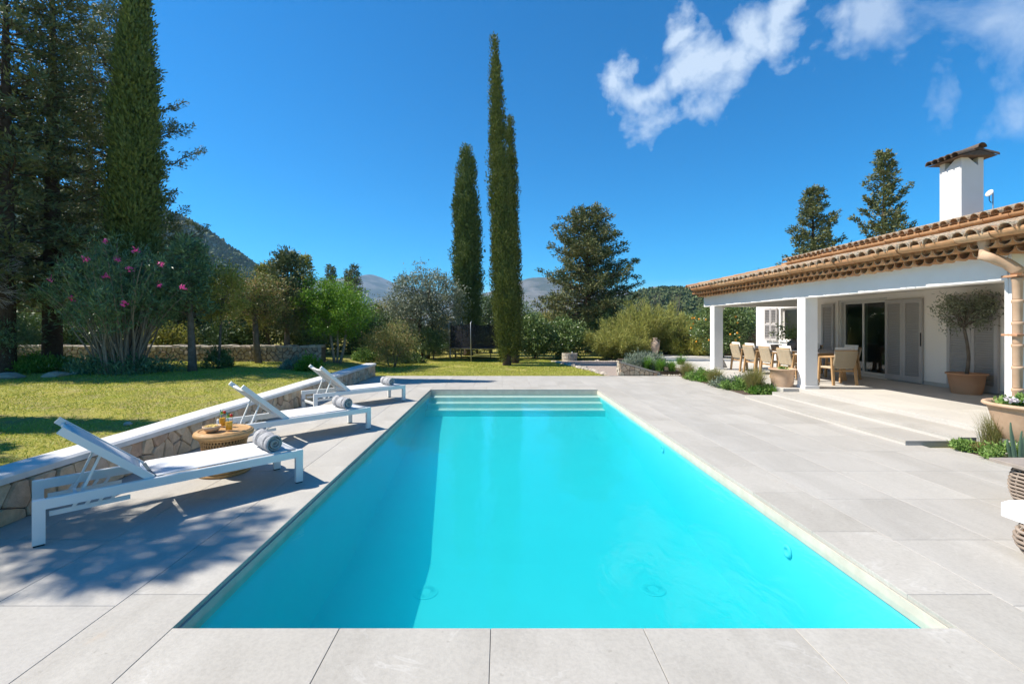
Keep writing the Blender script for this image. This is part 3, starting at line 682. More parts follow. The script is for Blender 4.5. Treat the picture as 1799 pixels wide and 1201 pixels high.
# ---- tiles
def barrel(Lg, r0, r1, up=1, n=8, th=.012, arc=180):
    """half-pipe tile lying along +x from 0..Lg, convex up (up=1) or down (-1)"""
    m = MB(); V_ = []
    for xx, r_ in ((0, r0), (Lg, r1)):
        for rr in (r_, r_ - th):
            for k in range(n + 1):
                a = R(90 - arc / 2 + arc * k / n); V_.append((xx, rr * math.cos(a), up * (rr * math.sin(a))))
    k1 = n + 1; F_ = []
    for k in range(n):
        F_.append((k, k + 1, 2 * k1 + k + 1, 2 * k1 + k)); F_.append((k1 + k, 3 * k1 + k, 3 * k1 + k + 1, k1 + k + 1))
        F_.append((k, k1 + k, k1 + k + 1, k + 1)); F_.append((2 * k1 + k, 2 * k1 + k + 1, 3 * k1 + k + 1, 3 * k1 + k))
    F_ += [(0, 2 * k1, 3 * k1, k1), (n, k1 + n, 3 * k1 + n, 2 * k1 + n)]
    return m.add(V_, F_)
rt = random.Random(5)
def eave(roof, xe, y0, y1, zb, pitch=.176, two=True):
    tl = barrel(.42, .086, .086, -1).mesh('eave_tile', 'tile')
    rows = ((0.0, 0, .0),) if not two else ((.11, 0.0, 0), (-.02, .088, .5))
    for dx, dz, ph in rows:
        k = 0; y = y0 + pitch * (ph + .5)
        while y < y1 - .05:
            o = link('eave_tile', tl, roof, (xe + dx + rt.uniform(-.012, .012), y + rt.uniform(-.006, .006), zb + .088 + dz + rt.uniform(-.006, .006)))
            o.rotation_euler = (rt.uniform(-.05, .05), rt.uniform(-.04, .02), rt.uniform(-.03, .03)); y += pitch
    # gutter of horizontal half pipes
    gl = barrel(.50, .088, .078, -1, 10).xf(Matrix.Rotation(R(90), 4, 'Z')).mesh('gutter_tile', 'tile')
    y = y0 + .02; gz_ = zb + (.275 if two else .19)
    while y < y1 - .3:
        o = link('gutter_tile', gl, roof, (xe - .085 + rt.uniform(-.006, .006), y, gz_ + rt.uniform(-.006, .006))); o.rotation_euler = (rt.uniform(-.012, .012), rt.uniform(-.06, .06), rt.uniform(-.012, .012)); y += .455
    return gz_
def tile_field(roof, x0, x1, y0, y1, z0, slope, pitch=.205):
    """courses of cover tiles, the front course as single tiles, the rest one mesh"""
    ang = math.atan(slope); course = .36; ncol = int((y1 - y0) / pitch); nrow = int((x1 - x0) / course / math.cos(ang)) + 1
    big = MB(); cov = barrel(.44, .092, .076, 1, 6); chn = barrel(.44, .080, .094, -1, 5)
    fm = cov.mesh('roof_tile', 'tile_old')
    for j in range(nrow):
        for i in range(ncol):
            y = y0 + (i + .5) * pitch + rt.uniform(-.008, .008); xx = x0 + j * course * math.cos(ang) + rt.uniform(-.02, .02); z = z0 + (xx - x0) * slope + rt.uniform(-.004, .008)
            rot = Matrix.Rotation(-ang + rt.uniform(-.02, .02) - .02, 4, 'Y') @ Matrix.Rotation(rt.uniform(-.03, .03), 4, 'Z')
            if j == 0:
                o = link('roof_tile', fm, roof, (xx, y, z)); o.rotation_euler = rot.to_euler()
            elif j < 4 or j % 1 == 0:
                big.add([Matrix.Translation((xx, y, z)) @ rot @ Vector(p) for p in cov.v], cov.f)
    o = big.build('tile_courses', 'tile_old', roof); o['kind'] = 'stuff'
    sh = MB(); a, b = x0 + .20, x1
    sh.add([(a, y0, z0 + .20 * slope - .02), (b, y0, z0 + (b - x0) * slope - .02), (b, y1, z0 + (b - x0) * slope - .02), (a, y1, z0 + .20 * slope - .02),
            (a, y0, z0 - .11), (b, y0, z0 + (b - x0) * slope - .16), (b, y1, z0 + (b - x0) * slope - .16), (a, y1, z0 - .11)], [(0, 1, 2, 3), (7, 6, 5, 4), (0, 4, 5, 1), (1, 5, 6, 2), (2, 6, 7, 3), (3, 7, 4, 0)])
    sh.build('roof_deck', 'tile', roof)
pr = bpy.data.objects.new('porch_roof', None); C.objects.link(pr); pr.parent = villa
eave(pr, 6.42, 4.9, 15.2, 2.52)
tile_field(pr, 6.24, 9.98, 4.9, 15.2, 2.785, .215)
for j in range(9):      # verge along the far gable
    o = link('verge_tile', barrel(.46, .10, .085, 1, 8).mesh('verge_tile', 'tile'), pr, (6.23 + j * .40, 15.22, 2.84 + j * .40 * .215)); o.rotation_euler = (0, -math.atan(.215), 0)
ur = bpy.data.objects.new('upper_roof', None); C.objects.link(ur); ur.parent = villa
eave(ur, 9.66, 4.4, 15.5, 3.50, two=False)
tile_field(ur, 9.58, 13.6, 4.4, 15.5, 3.76, .235)
# chimney
ch = bpy.data.objects.new('chimney', None); C.objects.link(ch); ch.parent = villa
cD = 11.3; cx0, cx1 = gx(1689, cD), gx(1728, cD); cy0, cy1 = cD, cD * 810 / 772
zc = gz(290, cD); zt = zc + .22
st_ = MB()
st_.box(cx0, cx1, cy0, cy1, 3.8, zc)
cm, cn_ = (cx0 + cx1) / 2, (cy0 + cy1) / 2; q = .13
for (a, b, c, d) in ((cx0, cx0 + q, cy0, cy0 + q), (cx1 - q, cx1, cy0, cy0 + q), (cx0, cx0 + q, cy1 - q, cy1), (cx1 - q, cx1, cy1 - q, cy1)): st_.box(a, b, c, d, zc, zt)
# triangular gussets so that the vents read as V openings
g_ = (cx1 - cx0) / 2 - q
for yy in (cy0, cy1 - .08): st_.add([(cx0 + q, yy, zc), (cx0 + q + g_ * 1.9, yy, zc), (cx0 + q, yy, zt), (cx0 + q, yy + .08, zc), (cx0 + q + g_ * 1.9, yy + .08, zc), (cx0 + q, yy + .08, zt)], [(0, 1, 2), (5, 4, 3), (0, 3, 4, 1), (1, 4, 5, 2), (2, 5, 3, 0)])
for xx in (cx0, cx1 - .08): st_.add([(xx, cy0 + q, zc), (xx, cy0 + q + g_ * 1.9, zc), (xx, cy0 + q, zt), (xx + .08, cy0 + q, zc), (xx + .08, cy0 + q + g_ * 1.9, zc), (xx + .08, cy0 + q, zt)], [(2, 1, 0), (3, 4, 5), (1, 4, 3, 0), (2, 5, 4, 1), (0, 3, 5, 2)])
st_.build('stack', 'plaster', ch)
cap = bpy.data.objects.new('chimney_cap', None); C.objects.link(cap); cap.parent = ch
ctl = barrel(.62, .105, .085, 1, 8, .016).mesh('cap_tile', 'tile_dark')
for sgn in (-1, 1):
    for k in range(5):
        y = cn_ + (k - 2) * .17
        o = link('cap_tile', ctl, cap, (cm - sgn * .50, y, zt - .02)); o.rotation_euler = (0, -.27, 0 if sgn > 0 else math.pi)
        if sgn < 0: o.location = (cm + .50, y, zt - .02)
link('ridge_tile', barrel(1.1, .11, .10, 1, 8, .016).xf(Matrix.Translation((cm, cn_ - .52, zt + .14)) @ Matrix.Rotation(R(90), 4, 'Z')).mesh('ridge_tile', 'tile_dark'), cap)
MB().add([(cm - .46, cn_ - .44, zt - .03), (cm + .46, cn_ - .44, zt - .03), (cm, cn_ - .44, zt + .10), (cm - .46, cn_ + .44, zt - .03), (cm + .46, cn_ + .44, zt - .03), (cm, cn_ + .44, zt + .10)], [(0, 1, 2), (5, 4, 3), (0, 3, 4, 1), (1, 4, 5, 2), (2, 5, 3, 0)]).build('cap_board', 'tile_dark', cap)
# small dish antenna by the chimney
an = thing('antenna', 'small white dish on a thin pole beside the chimney', 'antenna', (gx(1744.5, 10.9), 10.9, 4.05))
MB().tube([(0, 0, -.25), (0, 0, gz(338, 10.9) - 4.05)], .012, 8).build('pole', 'steel', an)
zz = gz(341, 10.9) - 4.05
MB().lathe([(.004, 0), (.055, .012), (.085, .035), (.088, .05), (.05, .06), (.004, .07)], 18).xf(Matrix.Translation((-.07, -.02, zz)) @ Matrix.Rotation(R(-65), 4, 'Y')).build('dish', 'white_metal', an, True)
MB().tube([(-.09, 0, zz - .05), (-.09, 0, zz - .15), (-.05, 0, zz - .2), (0, 0, zz - .2)], .008, 6).build('cable', 'net', an)
# terracotta downpipe at the corner
dp = bpy.data.objects.new('downpipe', None); C.objects.link(dp); dp.parent = villa
dx, dy = gx(1784.5, 5.88), 5.86
zs = [TZ + .02 + .285 * k for k in range(8)]
for k in range(7):
    z0 = zs[k]; MB().lathe([(.044, z0), (.046, z0 + .01), (.051, z0 + .235), (.060, z0 + .25), (.061, z0 + .275), (.052, z0 + .283), (.042, z0 + .283)], 18, dx, dy, wob=.006, seed=k).build('pipe_segment', 'terracotta_pale', dp, True)
for z in (zs[4] + .10, 2.22): MB().box(dx - .085, dx + .11, dy - .07, 5.978, z, z + .026, .004).build('bracket', 'terracotta', dp)
MB().tube([(dx, dy, 2.25), (dx - .01, dy, 2.31), (dx - .08, dy + .05, 2.40), (dx - .19, dy + .11, 2.47), (dx - .30, dy + .17, 2.53)], [.058, .07, .066, .062, .06], 16).build('elbow', 'terracotta_pale', dp, True)
MB().lathe([(.06, 0), (.055, .03), (.05, .1), (.062, .14), (.07, .2), (.06, .235), (.03, .25)], 18, 6.43, 6.05).xf(Matrix.Translation((0, 0, 2.52))).build('hopper', 'terracotta_pale', dp, True)
# curtains tied back behind the columns
for k, (y, lab) in enumerate(((14.58, 'white curtain tied beside the far porch column'), (10.31, 'white curtain tied beside the near porch column'))):
    cu = MB(); n_ = 14
    top, bot = 2.19, TZ + .03
    cols = 13
    Vc = []
    for j in range(n_ + 1):
        t_ = j / n_; z = top + (bot - top) * t_
        w_ = .40 - .20 * math.sin(math.pi * min(1, t_ / .9)) + .10 * max(0, t_ - .88) * 8
        bulge = .10 * max(0, t_ - .8) * 5
        for i in range(cols):
            u = i / (cols - 1); Vc.append((COLX + .10 + (u) * w_ + bulge * .4, y + .03 + .06 * (1 + math.sin(u * 19 + t_ * 2)) * (.4 + .6 * w_) + bulge * (.3 + .7 * u) * .5, z))
    Fc_ = [(j * cols + i, j * cols + i + 1, (j + 1) * cols + i + 1, (j + 1) * cols + i) for j in range(n_) for i in range(cols - 1)]
    cu.add(Vc, Fc_); o = cu.build('curtain', 'curtain', None, True); tag(o, lab, 'curtain', 'porch curtains')
    so = o.modifiers.new('thick', 'SOLIDIFY'); so.thickness = .006

# ------------------------------------------------------------------ loungers
def lounger(label, px, py, ang):
    e = thing('sun_lounger', label, 'sun lounger', (px, py, 0), ang, 'sun loungers by the pool')
    Ln, W, zt_, rh = 1.93, .64, .335, .075
    for y in (0, W - .04):
        MB().box(.07, Ln - .07, y, y + .04, zt_ - rh, zt_, .006).build('side_rail', 'white_metal', e)
        for x0 in (0, Ln - .07):
            l_ = MB().box(x0, x0 + .07, y, y + .04, .012, zt_ + .0015, .006).build('leg', 'white_metal', e)
            MB().box(x0 + .005, x0 + .065, y + .004, y + .036, 0, .012).build('foot', 'darkobj', l_)
    MB().box(Ln - .055, Ln - .02, .04, W - .04, zt_ - .06, zt_ - .012).build('end_rail', 'white_metal', e)
    MB().box(.015, .05, .04, W - .04, zt_ - .20, zt_ - .165).build('head_rail', 'white_metal', e)
    hx = .70
    s = MB(); nn = 12
    for j in range(nn + 1):
        for i in range(9):
            u = i / 8; s.v.append((hx + .03 + (Ln - .05 - hx - .03) * j / nn, .03 + (W - .06) * u, zt_ + .006 - .020 * math.sin(math.pi * u) * (.6 + .4 * math.sin(math.pi * j / nn))))
    s.f += [(j * 9 + i, j * 9 + i + 1, (j + 1) * 9 + i + 1, (j + 1) * 9 + i) for j in range(nn) for i in range(8)]
    o = s.build('seat_sling', 'sling', e, True); so = o.modifiers.new('t', 'SOLIDIFY'); so.thickness = .006
    # backrest, hinged at hx and raised 41 degrees
    ca, sa = math.cos(R(41.5)), math.sin(R(41.5)); bl = .74
    def bp(a, y, n_): return (hx - a * ca + n_ * sa, y, zt_ - .01 + a * sa + n_ * ca)
    br = MB()
    for y in (.052, W - .052): br.bar(bp(0, y, 0), bp(bl, y, 0), .036, .055, (sa, 0, ca))
    br.bar(bp(.03, .05, -.005), bp(.03, W - .05, -.005), .03, .03)
    pts = [bp(bl - .05 - .045 * math.sin(math.pi * i / 8), .05 + (W - .1) * i / 8, -.012) for i in range(9)]
    br.tube(pts, .017, 8)
    bro = br.build('backrest_frame', 'white_metal', e)
    s = MB()
    for j in range(7):
        for i in range(9):
            u = i / 8; a = .05 + (bl - .10 - .045 * math.sin(math.pi * u)) * j / 6
            s.v.append(bp(a, .06 + (W - .12) * u, .022 - .022 * math.sin(math.pi * u)))
    s.f += [(j * 9 + i, j * 9 + i + 1, (j + 1) * 9 + i + 1, (j + 1) * 9 + i) for j in range(6) for i in range(8)]
    o = s.build('backrest_sling', 'sling', e, True); so = o.modifiers.new('t', 'SOLIDIFY'); so.thickness = .006
    # U-shaped prop and the notched rack it stands in
    pr_ = MB()
    for y in (.13, W - .13): pr_.bar(bp(.40, y, -.03), (.245, y, zt_ - .10), .022, .016)
    pr_.bar((.245, .12, zt_ - .10), (.245, W - .12, zt_ - .10), .02, .02); pr_.build('prop', 'white_metal', e)
    rk = MB()
    for y in (.065, W - .065):
        rk.bar((.09, y, zt_ - .13), (.56, y, zt_ - .13), .012, .035)
        for k in range(4): rk.bar((.22 + k * .075, y, zt_ - .115), (.25 + k * .075, y, zt_ - .07), .012, .02)
    rk.build('rack', 'white_metal', e)
    return e
def towel(e, label, lx, ly0, ln, r_):
    a = e.rotation_euler[2]; cx_, cy_ = e.location.x, e.location.y
    w = lambda x, y: (cx_ + x * math.cos(a) - y * math.sin(a), cy_ + x * math.sin(a) + y * math.cos(a))
    t_ = thing('rolled_towel', label, 'towel', (*w(lx, ly0), .338 + r_), a, 'rolled towels on the loungers')
    n, turns = 92, 3.6; Pts = []
    for k in range(n + 1):
        th = turns * 2 * math.pi * k / n; rr = r_ * (.16 + .84 * k / n); Pts.append((rr * math.cos(th + .6), rr * math.sin(th + .6), th))
    m = MB(); ny = 9
    thk = r_ * .84 / turns * .62
    for side in (0, 1):
        for j in range(ny):
            y = ln * j / (ny - 1)
            for (x, z, th) in Pts:
                rr = math.hypot(x, z); s_ = (rr - side * thk) / rr; wob = .004 * math.sin(y * 33 + th * 2.3) + .003 * math.sin(y * 71 - th)
                edge_ = (.010 if j in (0, ny - 1) else 0) * 0
                m.v.append((x * s_ * (1 + wob / r_), y + .012 * math.sin(th * .5), z * s_ * (1 + wob / r_)))
    k1 = n + 1; tot = ny * k1
    for j in range(ny - 1):
        for i in range(n):
            a0 = j * k1 + i; m.f.append((a0, a0 + 1, a0 + k1 + 1, a0 + k1)); b0 = tot + a0; m.f.append((b0, b0 + k1, b0 + k1 + 1, b0 + 1))
    for i in range(n):
        m.f.append((i, tot + i, tot + i + 1, i + 1)); a0 = (ny - 1) * k1 + i; m.f.append((a0, a0 + 1, tot + a0 + 1, tot + a0))
    m.build('terry_roll', 'towel', t_, True)
    for (u, wd) in ((.16, .02), (.62, .012), (.70, .012)):
        bnd = MB(); kk = 40
        for yy in (ln * u, ln * u + wd):
            for i in range(kk): bnd.v.append((r_ * 1.018 * math.cos(2 * math.pi * i / kk), yy, r_ * 1.018 * math.sin(2 * math.pi * i / kk)))
        bnd.f += [(i, (i + 1) % kk, kk + (i + 1) % kk, kk + i) for i in range(kk)]
        bnd.build('woven_band', 'towel_band', t_, True)
a1 = math.atan2(4.65 - 3.265, -2.01 + 3.36)
l1 = lounger('nearest white lounger, its foot beside the pool edge and rattan table behind', -3.36, 3.265, a1)
l2 = lounger('middle white lounger, between the rattan table and the farthest lounger', -3.36, 5.67, a1 - .01)
l3 = lounger('farthest white lounger, near the end of the stone wall', -3.41, 8.33, R(43.5))
towel(l1, 'rolled grey towel on the foot of the nearest lounger', 1.68, .07, .40, .088)
towel(l2, 'rolled grey towel on the foot of the middle lounger', 1.60, .08, .40, .084)
towel(l3, 'rolled grey towel on the foot of the farthest lounger', 1.66, .09, .38, .08)

# rattan drum table and what stands on it
tx, ty = -3.02, 4.98
tb = thing('rattan_table', 'round honey-coloured rattan side table between the nearest two loungers', 'side table', (tx, ty, 0))
TH = .46
MB().lathe([(.225, .02), (.215, .1), (.195, .22), (.20, .32), (.225, .41)], 30).build('inner_drum', 'rattan_dark', tb, True)
for z, r_, th in ((.018, .245, .018), (.05, .243, .014), (.22, .213, .010), (.235, .213, .008), (.385, .238, .012), (.428, .262, .030), (.445, .25, .022)):
    rg = MB(); k_ = 40
    rg.tube([(r_ * math.cos(2 * math.pi * i / k_), r_ * math.sin(2 * math.pi * i / k_), z) for i in range(k_ + 1)], th, 8, False); rg.build('ring', 'rattan', tb, True)
cane = MB()
for k in range(46):
    a = 2 * math.pi * k / 46
    for sgn in (1, -1):
        pts = []
        for j in range(5):
            t_ = j / 4; z = .04 + .37 * t_; r_ = .236 - .036 * math.sin(math.pi * t_) + (.004 if sgn > 0 else 0); aa = a + sgn * .55 * (t_ - .5)
            pts.append((r_ * math.cos(aa), r_ * math.sin(aa), z))
        cane.tube(pts, .0062, 5, False)
o = cane.build('cane_weave', 'rattan', tb, True); o['kind'] = 'stuff'
MB().lathe([(.25, .44), (.25, .45), (.24, .456), (.001, .456)], 40).build('top', 'rattan', tb)
def glass(x, y, label):
    g_ = thing('juice_glass', label, 'drink', (x, y, TH), 0, 'drinks on the rattan table')
    MB().lathe([(.030, .001), (.033, .004), (.036, .14), (.0345, .14), (.0315, .01), (.001, .008)], 24, cap=False).build('tumbler', 'glass', g_, True)
    MB().lathe([(.001, .009), (.0312, .011), (.0338, .098), (.001, .098)], 24).build('juice', 'juice', g_)
    MB().tube([(.012, -.01, .02), (-.03, .012, .19)], .0045, 8).build('straw', 'straw', g_)
    MB().lathe([(.001, -.017), (.012, -.012), (.017, 0), (.012, .012), (.001, .016)], 14).xf(Matrix.Translation((.026, -.006, .165))).build('cherry', 'cherry', g_, True)
    r_ = rng(3); P_ = np.tile([[.005, 0, .145]], (9, 1)); A_ = unit(r_.normal(size=(9, 3)) + [0, 0, 1.2]); link('mint_leaf', leaf_mesh('mint_leaf', P_, A_, .045, .022, 'strap', r_), g_)
glass(gx(387, 5.08), 5.12, 'glass of orange juice standing behind the bowl, with cherry and straw'); glass(gx(402.5, 4.93), 4.93, 'glass of orange juice at the front right, with cherry and straw')
bo = thing('snack_bowl', 'pale wooden bowl of crisps on the rattan table', 'bowl', (gx(370, 4.86), 4.88, TH))
MB().lathe([(.035, 0), (.06, .008), (.085, .04), (.09, .062), (.082, .064), (.076, .045), (.05, .02), (.001, .018)], 28, cap=False).build('bowl', 'woodbowl', bo, True)
cr = MB(); rc = random.Random(4)
for k in range(46):
    a = rc.uniform(0, 6.28); r_ = .066 * math.sqrt(rc.random()); z = .05 + rc.uniform(0, .026) * (1 - r_ / .09); mt = Matrix.Translation((r_ * math.cos(a), r_ * math.sin(a), z)) @ Matrix.Rotation(rc.uniform(-.6, .6), 4, 'X') @ Matrix.Rotation(rc.uniform(-.6, .6), 4, 'Y')
    cr.add([mt @ Vector((.021 * math.cos(t2), .017 * math.sin(t2), .004 * math.cos(2 * t2))) for t2 in [i * 1.0472 for i in range(6)]], [tuple(range(6))])
o = cr.build('crisps', 'chips', bo); o['kind'] = 'stuff'; so = o.modifiers.new('t', 'SOLIDIFY'); so.thickness = .002

# ------------------------------------------------------------------ wicker furniture at the right edge
def wicker_body(e, sx, sy, h, bulge, rows):
    """stacked horizontal canes following a rounded rectangle that bulges"""
    def ring(rx, ry, z, rr, n=44):
        return [((abs(math.cos(t2)) ** .45) * math.copysign(1, math.cos(t2)) * rx + 0, (abs(math.sin(t2)) ** .45) * math.copysign(1, math.sin(t2)) * ry, z + rr * math.sin(t2 * 11)) for t2 in [2 * math.pi * i / n for i in range(n + 1)]]
    core = MB(); lv = [ring(sx / 2 - .02 + bulge * math.sin(math.pi * j / 6) - .03 * (1 - j / 6), sy / 2 - .02 + bulge * math.sin(math.pi * j / 6) - .03 * (1 - j / 6), h * j / 6, 0)[:-1] for j in range(7)]
    n = len(lv[0]); core.add([p for l_ in lv for p in l_], [(j * n + i, j * n + (i + 1) % n, (j + 1) * n + (i + 1) % n, (j + 1) * n + i) for j in range(6) for i in range(n)] + [tuple(range(n))[::-1], tuple(6 * n + i for i in range(n))])
    core.build('core', 'rattan_dark', e)
    for j in range(rows):
        t_ = (j + .5) / rows; b = bulge * math.sin(math.pi * t_) - .03 * (1 - t_)
        m = MB(); m.tube(ring(sx / 2 + b, sy / 2 + b, h * t_, .004), h / rows * .36, 6, False); m.build('cane', 'wicker', e, True)
    up = MB()
    for k in range(26):
        a = 2 * math.pi * k / 26; c_, s_ = math.cos(a), math.sin(a); ux = abs(c_) ** .45 * math.copysign(1, c_); uy = abs(s_) ** .45 * math.copysign(1, s_)
        up.tube([((sx / 2 + bulge * math.sin(math.pi * j / 5) - .03 * (1 - j / 5)) * ux, (sy / 2 + bulge * math.sin(math.pi * j / 5) - .03 * (1 - j / 5)) * uy, h * j / 5) for j in range(6)], .008, 5)
    up.build('uprights', 'wicker', e)
wt = thing('wicker_table', 'weathered wicker coffee table with a grey plank top at the right edge', 'table', (4.95, 3.74, 0), 0)
wicker_body(wt, .98, .62, .375, .045, 12)
for k in range(4): MB().box(-.54 + k * .272, -.54 + k * .272 + .266, -.37, .37, .378, .408, .004).build('plank', 'greywood', wt)
os_ = thing('wicker_footstool', 'wicker footstool with a white cushion in the right foreground', 'footstool', (3.97, 2.90, 0), 0.0)
wicker_body(os_, .78, .62, .235, .05, 7)
cs = MB().box(-.385, .45, -.36, .36, .24, .36, .028)
cs.build('cushion', 'white_cushion', os_)

# ------------------------------------------------------------------ dining set under the porch
table = thing('dining_table', 'long dark-topped dining table under the porch, laid for a meal', 'table', (8.25, 12.75, TZ))
for k in range(6): MB().box(-.48 + k * .16, -.48 + k * .16 + .155, -1.65, 1.65, .71, .745, .004).build('plank', 'tabletop', table)
for x in (-.36, .36):
    for y in (-1.35, 1.35): MB().bar((x, y, 0), (x * .9, y * .95, .71), .08, .08).build('leg', 'teak', table)
MB().box(-.38, .38, -1.3, -1.22, .62, .71).box(-.38, .38, 1.22, 1.3, .62, .71).box(-.04, .04, -1.22, 1.22, .62, .70).build('apron', 'teak', table)
def chair(label):
    e = thing('dining_chair', label, 'chair', (0, 0, TZ), 0, 'teak dining chairs')      # faces +x, back at -x
    for s in (-1, 1):
        MB().bar((-.27, s * .27, 0), (-.20, s * .26, .64), .045, .05).build('leg', 'teak', e)
        MB().bar((.24, s * .27, 0), (.20, s * .26, .62), .045, .05).build('leg', 'teak', e)
        MB().tube([(.23, s * .265, .625), (.0, s * .275, .645), (-.19, s * .265, .66), (-.27, s * .22, .67)], [.022, .026, .026, .022], 8).build('armrest', 'teak', e, True)
    MB().box(-.21, .21, -.25, .25, .38, .42, .006).build('seat', 'cord', e)
    MB().bar((.2, -.24, .37), (.2, .24, .37), .03, .045).bar((-.2, -.24, .33), (-.2, .24, .33), .03, .045).build('stretcher', 'teak', e)
    bk = MB(); n = 8
    for j in range(6):
        for i in range(n + 1):
            u = i / n * 2 - 1; z = .40 + .40 * j / 5; bk.v.append((-.20 - .10 * (j / 5) - .05 * (1 - u * u), u * .255, z))
    bk.f += [(j * (n + 1) + i, j * (n + 1) + i + 1, (j + 1) * (n + 1) + i + 1, (j + 1) * (n + 1) + i) for j in range(5) for i in range(n)]
    o = bk.build('back_panel', 'cord', e); so = o.modifiers.new('t', 'SOLIDIFY'); so.thickness = .02
    MB().tube([(-.30 - .05 * (1 - u * u), u * .26, .81) for u in (-1, -.6, -.2, .2, .6, 1)], .016, 8).build('top_rail', 'teak', e, True)
    ws = MB()
    for k in range(16):
        z = .415 + .024 * k; t_ = (z - .4) / .4
        ws.tube([(-.225 - .10 * t_ - .05 * (1 - u * u), u * .257, z) for u in (-1, -.5, 0, .5, 1)], .0075, 4, False)
    ws.build('cord_weave', 'cord', e)
    cu = MB(); nn_ = 8
    for side in (1, -1):
        for j in range(nn_ + 1):
            for i in range(nn_ + 1):
                u, v = i / nn_ * 2 - 1, j / nn_ * 2 - 1; hh = .06 * (max(0, 1 - u ** 4) * max(0, 1 - v ** 4)) ** .5
                cu.v.append((-.17 - .09 * (v * .5 + .5) + side * (hh + .002), u * .23, .66 + v * .22))
    k_ = nn_ + 1
    cu.f += [(j * k_ + i, j * k_ + i + 1, (j + 1) * k_ + i + 1, (j + 1) * k_ + i) for j in range(nn_) for i in range(nn_)] + [tuple(k_ * k_ + q for q in (j * k_ + i, (j + 1) * k_ + i, (j + 1) * k_ + i + 1, j * k_ + i + 1)) for j in range(nn_) for i in range(nn_)]
    cu.build('cushion', 'cushion', e, True)
    return e
c0 = chair('teak chair at the far end of the row facing the house, by the far column')
spots = [(7.52, 14.05, 0, None), (7.50, 13.25, .03, 'second teak chair from the far column in the row backing onto the pool'), (7.50, 12.42, -.03, 'third teak chair from the far column in the row backing onto the pool'),
         (7.50, 11.60, .02, 'teak chair of the pool-side row standing behind the terracotta pot'), (8.02, 10.86, math.pi / 2, 'cord-backed teak armchair at the near head of the table'),
         (9.0, 13.4, math.pi, 'teak chair on the house side of the table near its far end'), (9.0, 12.0, math.pi, 'teak chair on the house side of the table near the glass door')]
for i, (x, y, a, lab) in enumerate(spots):
    o = c0 if i == 0 else copy_tree(c0)
    o.location = (x, y, TZ); o.rotation_euler = (0, 0, a)
    if lab: o['label'] = lab
TT = TZ + .745
va_ = thing('vase', 'round dark vase of leafy branches on the dining table', 'vase', (gx(1394, 12.2), 12.2, TT))
MB().lathe([(.07, 0), (.13, .05), (.155, .12), (.14, .2), (.08, .245), (.06, .26), (.07, .275), (.05, .27), (.05, .2)], 24, cap=False).build('pot', 'ceramic_dark', va_, True)
r_ = rng(11); tips = unit(r_.normal(size=(26, 3)) * [1, 1, .5] + [0, 0, .9]) * r_.uniform(.3, .62, (26, 1)); sm = MB()
for t_ in tips: sm.tube([(0, 0, .2), tuple(t_ * .5 + np.array([0, 0, .26])), tuple(t_ + np.array([0, 0, .25]))], .004, 4)
sm.build('stems', 'bark', va_)
P_ = np.concatenate([np.array([0, 0, .25]) + t_ * r_.uniform(.35, 1.05, (26, 1)) + r_.normal(size=(26, 3)) * .04 for t_ in tips]); link('leaves', leaf_mesh('leaves', P_, unit(r_.normal(size=P_.shape) + [0, 0, .4]), .085, .03, 'glossy', r_), va_)
bw = thing('serving_bowl', 'dark wavy bowl in the middle of the dining table', 'bowl', (gx(1360, 12.9), 12.9, TT))
MB().lathe([(.06, 0), (.10, .02), (.19, .085), (.20, .105), (.185, .10), (.09, .04), (.001, .03)], 26, cap=False, wob=.03).build('bowl', 'ceramic_dark', bw, True)
for i, (px_, D_, lab) in enumerate(((1336, 13.6, 'wine glass by the far end of the dining table'), (1372, 12.6, 'wine glass between the dark bowl and the vase'), (1461, 11.5, 'wine glass at the near end of the dining table'))):
    g_ = MB().lathe([(.034, 0), (.034, .003), (.005, .006), (.004, .09), (.03, .11), (.04, .15), (.033, .20), (.031, .20), (.037, .15), (.028, .115), (.001, .105)], 20, gx(px_, D_) if False else 0, 0, False).build('wine_glass', 'glass', None, True, (gx(px_, D_), D_, TT + .001))
    tag(g_, lab, 'glass', 'wine glasses')

# ------------------------------------------------------------------ pots and garden objects
def pot_mb(r0, r1, h, rim=.035): return MB().lathe([(r0 * .98, 0), (r0, .02), (r0 + (r1 - r0) * .5, h * .5), (r1 - .012, h - rim), (r1 + .02, h - rim + .006), (r1 + .026, h - .01), (r1 + .018, h), (r1 - .02, h), (r1 - .03, h - .05), (.001, h - .055)], 36, cap=False, wob=.004)
op = thing('olive_pot', 'terracotta pot with a clipped olive tree before the grey shutters', 'potted tree', (9.55, 9.33, TZ))
pot_mb(.23, .30, .42).build('pot', 'terracotta', op, True); MB().lathe([(.001, .355), (.268, .36), (.268, .365), (.001, .372)], 24).build('soil', 'soil', op)
MB().tube([(0, 0, .34), (.03, 0, .55), (.045, .0, .75), (.02, 0, 1.0), (-.02, 0, 1.2), (-.05, 0, 1.36)], [.036, .03, .028, .026, .025, .022], 8).build('trunk', 'bark', op, True)
g9 = rng(9); lim = MB(); ends = []
for k in range(34):
    d = unit(g9.normal(size=3) * [1, 1, .8] + [0, 0, .22]); e_ = np.array([-.04, 0, 1.68]) + d * [.43, .42, .36] * g9.uniform(.6, 1.05); ends.append(e_)
    lim.tube([(-.05, 0, 1.34), tuple((np.array([-.05, 0, 1.34]) * .5 + e_ * .5) + g9.normal(size=3) * .03), tuple(e_)], [.012, .007, .003], 4)
lim.build('limbs', 'bark', op)
P_ = np.concatenate([e_ + g9.normal(size=(95, 3)) * [.085, .085, .075] for e_ in ends]); link('crown', leaf_mesh('crown', P_, unit(g9.normal(size=P_.shape)), g9.uniform(.05, .08, len(P_)), .020, 'olive', g9), op)
